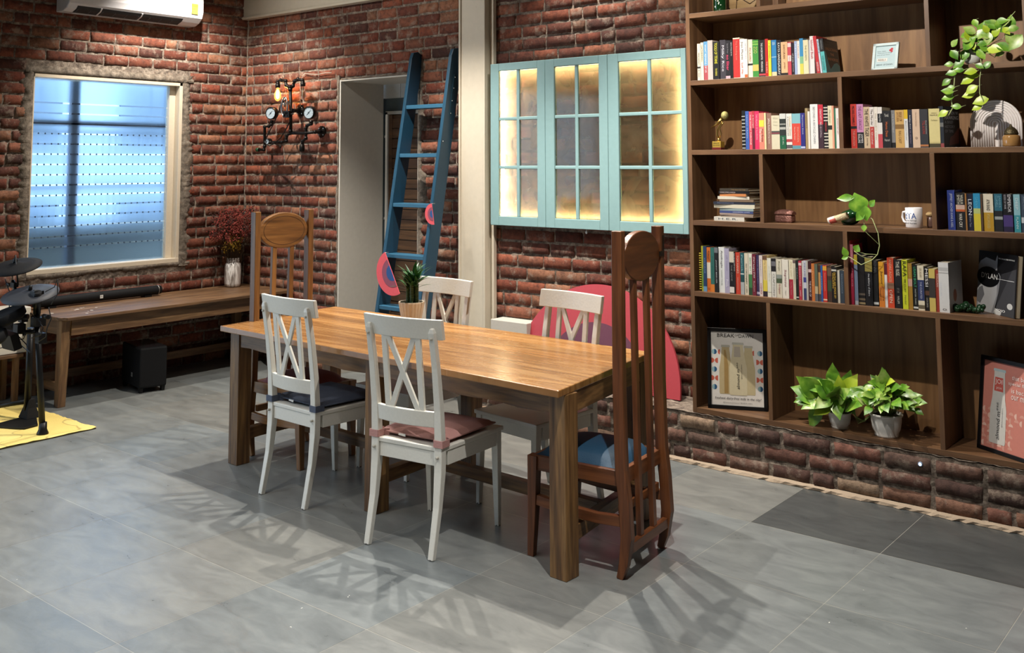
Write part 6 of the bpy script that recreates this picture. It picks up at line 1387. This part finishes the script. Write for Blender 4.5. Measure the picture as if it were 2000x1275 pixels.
def bottle_shape(cx, w_, z0, z1, nw, zn, c, cc, d, par, cap=True):
    h = z1-z0; pts = [(cx-w_*.46, z0), (cx+w_*.46, z0), (cx+w_*.5, z0+.02), (cx+w_*.5, zn-h*.15), (cx+w_*.40, zn), (cx+nw/2, z1-h*.07), (cx+nw/2, z1), (cx-nw/2, z1), (cx-nw/2, z1-h*.07), (cx-w_*.40, zn), (cx-w_*.5, zn-h*.15), (cx-w_*.5, z0+.02)]
    pshape(par, pts, c, d, 'printed_bottle')
    if cap: pshape(par, [(cx-nw*.58, z1-.012), (cx+nw*.58, z1-.012), (cx+nw*.54, z1+.018), (cx-nw*.54, z1+.018)], cc, d+.0002, 'printed_cap')
bottle_shape(.28, .25, .15, .80, .15, .60, '#bba981', '#b3b0a4', .0014, pr); bottle_shape(.72, .25, .15, .80, .15, .60, '#c2b48e', '#b3b0a4', .0014, pr)
pshape(pr, [(.25, .16), (.33, .16), (.33, .55), (.28, .75), (.25, .75)], '#a0824e', .0018)
bottle_shape(.52, .34, .14, .84, .20, .62, '#cfc4a4', '#b9b8ae', .002, pr)
pshape(pr, [(.44, .66), (.57, .66), (.56, .8), (.45, .8)], '#b3a99c', .0026)
def ptext(par, s_, x, z, w_, h, c, d=.003, vert=False, it=0):
    mb = MB(); u = RX@Vector((0, 0, 1))
    if vert: put_text(mb, s_, pp2(x, z, d), u, (-1, 0, 0), w_*ih, h*iw, it)
    else: put_text(mb, s_, pp2(x, z, d), (1, 0, 0), u, w_*iw, h*ih, it)
    mb.build('lettering', flat('ink_'+c.strip('#'), c, .5), par)
ptext(pr, 'BREAK', .12, .925, .34, .05, '#2c2a2a'); ptext(pr, 'OF', .465, .945, .07, .025, '#2c2a2a'); ptext(pr, 'DAWN', .54, .925, .28, .05, '#2c2a2a')
ptext(pr, 'freshest dairy-free milk in the city!', .06, .07, .88, .042, '#1f1f22', it=.2); ptext(pr, '@katienbubbleann/ 98-8530 4452', .22, .025, .56, .022, '#8a8886')
ptext(pr, 'almond m***', .545, .22, .36, .06, '#2c2822', vert=True, it=.15); ptext(pr, '@byhandsandkissm', .60, .36, .20, .025, '#5c564c', vert=True)
p2A, p2B = Vector((-1.331, 5.152, 0)), Vector((-1.107, 5.022, 0)); ang = math.atan2(p2B.y-p2A.y, p2B.x-p2A.x)
P2 = thing('framed_poster', 'black framed pink poster with a white bottle in the right bay of the lowest shelf', 'poster', (p2A.x, p2A.y, SZ[0]), ang)
PW = .34; PH = .43; pr2 = frame(P2, PW, PH, .018, flat('poster_pink', '#c57d70', .5), 'b'); iw, ih = PW-.036, PH-.036
for i in range(11):
    for j in range(7):
        x = .04+i*.098; z = .035+j*.065
        if x > .6 and z < .30 and x < .98: continue
        pshape(pr2, circ(x, z, .043, .043*iw/ih, 0 if (i+j) % 2 else PI/2, (PI if (i+j) % 2 else 3*PI/2), 10), '#cf9788' if (i+j) % 3 else '#dcb4a6', .0012)
bottle_shape(.29, .30, .06, .90, .20, .58, '#c9c6c0', '#a9bcc0', .002, pr2)
pshape(pr2, [(.20, .66), (.37, .66), (.36, .82), (.21, .82)], '#c0574c', .0024)
ptext(pr2, 'JOI', .215, .73, .13, .07, '#e6dcd6', .0028); ptext(pr2, 'JOI', .235, .68, .10, .03, '#e6dcd6', .0028)
ptext(pr2, 'almond m***', .33, .11, .42, .075, '#26262c', vert=True, it=.1); ptext(pr2, '@byhandsandkissm', .385, .26, .22, .025, '#7a7a80', vert=True)
for k, s_ in enumerate(('that bottle of', 'special flavour', 'is back on', 'our menu')): ptext(pr2, s_, .52-(.06 if k == 1 else 0), .83-k*.075, .46+(.02 if k == 1 else -.05*k*.6), .05, '#ecdcd6')

# ---- pothos plants
PO = [leaf_mat('pothos_green', '#45751f', '#67962b', '#93b745', 16), leaf_mat('pothos_yellow', '#92aa28', '#a9c032', '#bccd50', 10), leaf_mat('pothos_variegated', '#4f7f2a', '#86a648', '#adbd74', 20)]
WP = flat('white_plastic_pot', '#dedbd5', .35)
def pothos(label, px, py, Y, s, seed, n_, zb, R0, H0, dirbias, top=1.0):
    x = at(px, py, Y=Y).x; o = pot_thing('potted_pothos', label, (x, Y, zb), [(0, 0), (.046*s, 0), (.048*s, .010), (.047*s, .016), (.055*s, .03*s), (.060*s, .06*s), (.061*s, .082*s), (.066*s, .084*s), (.067*s, .092*s), (.061*s, .092*s), (.055*s, .06*s), (0, .05*s)], WP, soil=(.06*s, .08*s), group='green pothos in white pots on the lowest shelf')
    rnd = random.Random(seed); mbs = [MB(), MB(), MB()]; st = MB()
    for k in range(n_):
        a = rnd.random()*2*PI; sp = rnd.random()**.7; rr = R0*sp; h = H0*(1-.55*sp*sp)*(.55+.45*rnd.random())
        tip = Vector((rr*math.cos(a)*1.15+dirbias[0]*sp, max(-.10, min(.12, rr*math.sin(a)*.8+dirbias[1]*sp)), .085*s+h))
        b0 = Vector((.03*math.cos(a), .03*math.sin(a), .085*s)); md = b0.lerp(tip, .5)+Vector((0, 0, .03)); st.tube([b0, md, tip], .0016, 5)
        d = Vector((tip.x*1.1+rnd.random()*.08-.04, tip.y*.6-.05, rnd.random()*.16-.05)).normalized()
        L_ = (.065+.05*rnd.random())*top
        leaf(mbs[0 if k % 5 < 3 else (1 if k % 5 == 3 and rnd.random() < .6 else 2)], tip, d, (rnd.random()-.5, -.9, .7), L_, L_*.72, .35, .12)
    st.build('stems', flat('stem_green', '#8fa05c', .6), o)
    for q, mm, nm in zip(mbs, PO, ('green_foliage', 'yellow_foliage', 'variegated_foliage')):
        if q.v: q.build(nm, mm, o)
    return o
PA = pothos('bushy green pothos in the smaller white pot, left on the lowest shelf', 1641, 838, 5.085, .9, 5, 34, SZ[0], .085, .15, (-.03, -.01), 1.25)
mb = MB(); leaf(mb, (-.03, -.04, .115), (-.5, -.5, -.25), (.1, -1, .9), .10, .075, .25, .1); mb.build('bright_leaf', PO[1], PA)
mb = MB(); leaf(mb, (-.09, -.03, .10), (-.4, -.3, -.9), (-.1, -1, .4), .13, .08, .15, .1); leaf(mb, (-.10, -.02, .17), (-1, -.2, -.35), (0, -.8, .8), .13, .08, .25, .1); leaf(mb, (-.04, -.03, .2), (-.6, -.4, .1), (0, -.8, 1), .12, .09, .3, .1); mb.build('large_leaves', PO[0], PA)
PB = pothos('bushy green pothos in the larger white pot, right on the lowest shelf', 1732, 853, 5.085, 1.2, 9, 90, SZ[0], .125, .155, (.0, 0), .68)
mb = MB()
for k in range(5): mb.tube([(-.06, -.03, .10), (-.09-.008*k, -.05, .065-.004*k), (-.13-.004*k, -.05, .08+.006*k)], .0015, 5)
mb.build('loose_stems', flat('stem_green', '#8fa05c', .6), PB)
# variegated hanging pothos on the second shelf
hx = at(1902, 126, Y=5.085).x
HP = thing('hanging_pothos', 'variegated pothos in a round white pot with vines trailing from the second shelf', 'plant', (hx, 5.085, SZ[4])); HO = Vector((hx, 5.085, SZ[4]))
MB().lathe([(0, 0), (.02, 0), (.036, .012), (.044, .035), (.043, .058), (.038, .075), (.034, .085), (.036, .095), (.036, .10), (.031, .10), (.036, .05), (0, .04)], n=32, cap=False).build('pot', flat('pot_white', '#d0d2ca', .35), HP)
H = lambda u, v, Y=5.03: at(1820+u/4.556, 20+v/4.556, Y=Y)-HO
g_, y_, v_ = MB(), MB(), MB(); st = MB()
st.tube([H(330, 330, 5.08), H(250, 350, 5.03), H(215, 400, 4.985), H(207, 560, 4.98), H(195, 700, 4.98), H(175, 800, 4.98), H(185, 870, 4.98), H(150, 935, 4.98), H(120, 945, 4.98)], .0028, 6)
st.tube([H(420, 360, 5.07), H(440, 470, 5.0), H(437, 530, 4.985), H(425, 620, 4.98), H(425, 740, 4.98), H(455, 800, 4.98), H(462, 850, 4.98)], .0024, 6)
st.tube([H(470, 350, 5.08), H(550, 290, 5.05), H(640, 250, 5.03), H(700, 60, 5.03), H(742, 10, 5.03)], .0018, 6)
st.tube([H(450, 350, 5.08), H(560, 420, 5.04), H(640, 330, 5.03)], .0018, 6)
rnd = random.Random(8)
leaves = [(330, 290, 110, 'g'), (290, 400, 85, 'g'), (200, 395, 75, 'g'), (200, 290, 60, 'v'), (235, 480, 80, 'g'), (150, 480, 55, 'g'), (175, 555, 75, 'g'), (240, 530, 60, 'g'), (125, 640, 65, 'g'), (135, 718, 75, 'g'), (165, 690, 55, 'g'), (140, 775, 75, 'g'), (215, 855, 62, 'g'), (95, 920, 70, 'y'),
 (425, 495, 55, 'g'), (485, 490, 65, 'g'), (340, 545, 80, 'y'), (375, 580, 60, 'y'), (315, 622, 90, 'y'), (350, 705, 85, 'y'), (325, 752, 80, 'y'), (430, 805, 95, 'y'), (400, 865, 65, 'y'),
 (530, 120, 95, 'v'), (445, 155, 80, 'g'), (545, 215, 95, 'g'), (620, 95, 75, 'g'), (645, 110, 75, 'v'), (635, 170, 75, 'g'), (700, 105, 90, 'g'), (740, 285, 120, 'v'), (635, 325, 95, 'g'), (560, 345, 95, 'y'), (600, 388, 60, 'v'), (520, 355, 85, 'v'), (430, 215, 90, 'v'), (330, 215, 90, 'y'), (415, 260, 60, 'v'), (480, 165, 60, 'y'), (440, 390, 80, 'g'), (500, 250, 80, 'v'), (380, 250, 70, 'g'), (450, 290, 80, 'g'), (295, 220, 60, 'g')]
for k in range(15): leaves.append((285+rnd.random()*430, 110+rnd.random()*250-(.18*0), 50+rnd.random()*35, 'ggvvy'[k % 5]))
leaves = [q for q in leaves if not (q[0] > 600 and q[1] < 70)]
for u, v, sz, kd in leaves:
    Y = 4.985+(.05 if v < 480 and 250 < u else 0)-rnd.random()*.03; c = H(u, v, Y); L_ = sz/4.556*.00262*1.2
    a = -PI/2+(rnd.random()-.5)*2.2 if v > 450 else rnd.random()*2*PI
    if v > 450 and u < 300: a = PI+(rnd.random()-.3)*1.0
    if v > 520 and u > 300: a = PI+(rnd.random()-.3)*.9
    d = Vector((math.cos(a), -.25, math.sin(a)*.9)).normalized()
    leaf({'g': g_, 'y': y_, 'v': v_}[kd], c-d*L_*.45, d, (.15, -1, .35+rnd.random()*.3), L_, L_*.78, .2, .15)
    j = c-d*L_*.45; st.tube([j, j+Vector(((.02 if u < 420 else -.02), .015, .008))], .0013, 5)
st.build('stems', flat('stem_pale', '#a9b47a', .6), HP); g_.build('green_foliage', PO[0], HP); y_.build('yellow_foliage', PO[1], HP); v_.build('variegated_foliage', PO[2], HP)
# trailing vine from the green vase
VV = thing('pothos_cutting', 'green vine with heart-shaped leaves trailing from the dark green glass vase', 'plant', (gv.location.x+.05, 5.10, SZ[2]+.09)); VO = Vector(VV.location)
V_ = lambda x, y, Y=4.985: at(x, y, Y=Y)-VO
st = MB(); st.tube([Vector((-.0, .03, -.02)), V_(1680, 402, 5.05), V_(1682, 412, 5.0), V_(1704, 428), V_(1715, 455), V_(1718, 480), V_(1714, 497), V_(1703, 508), V_(1682, 517), V_(1664, 505), V_(1652, 498)], .0024, 6)
st.tube([V_(1684, 412, 5.0), V_(1690, 452, 4.985), V_(1716, 477, 4.984)], .0014, 5); st.tube([V_(1668, 488), V_(1690, 496), V_(1712, 497)], .0014, 5); st.tube([V_(1668, 490), V_(1682, 500), V_(1703, 508)], .0014, 5); st.tube([V_(1664, 389, 5.0), V_(1658, 384, 5.0)], .0018, 5)
st.tube([V_(1682, 412, 5.0), V_(1672, 398, 5.0), V_(1660, 388, 4.995)], .0016, 5)
st.build('stems', flat('stem_pale', '#a9b47a', .6), VV)
mb = MB()
def lf2(mb, x0, y0, x1, y1, w_, Y=4.985, fold=.2):
    a = V_(x0, y0, Y); b_ = V_(x1, y1, Y-.01); leaf(mb, a, b_-a, (.1, -1, .35), (b_-a).length, w_*.00262, .12, fold)
lf2(mb, 1665, 386, 1633, 387, 16, 4.99); lf2(mb, 1682, 412, 1668, 376, 38, 4.995, .1); lf2(mb, 1690, 405, 1692, 432, 22); lf2(mb, 1700, 402, 1708, 390, 13); lf2(mb, 1686, 415, 1671, 431, 18); lf2(mb, 1688, 440, 1687, 452, 11); lf2(mb, 1654, 500, 1646, 482, 13, 4.98); lf2(mb, 1655, 502, 1643, 505, 9, 4.98); lf2(mb, 1672, 490, 1676, 478, 16, 4.982)
mb.build('foliage', PO[0], VV)
# sensor light on the plinth
sn = thing('sensor_light', 'tiny round bluish sensor light set in the brick plinth below the bookshelf', 'light', (at(1798, 906, Y=4.992).x, 4.99, at(1798, 906, Y=4.992).z))
MB().lathe([(.011, -.004), (.011, .004), (.008, .006)], n=20, ax='y').build('rim', flat('sensor_rim', '#8fa0bc', .3), sn)
MB().lathe([(.007, .0065), (.001, .009)], n=16, ax='y').build('lens', led('sensor_lens', (.45, .65, 1, 1), 1.5), sn)
# small white connector cable loop and wall points
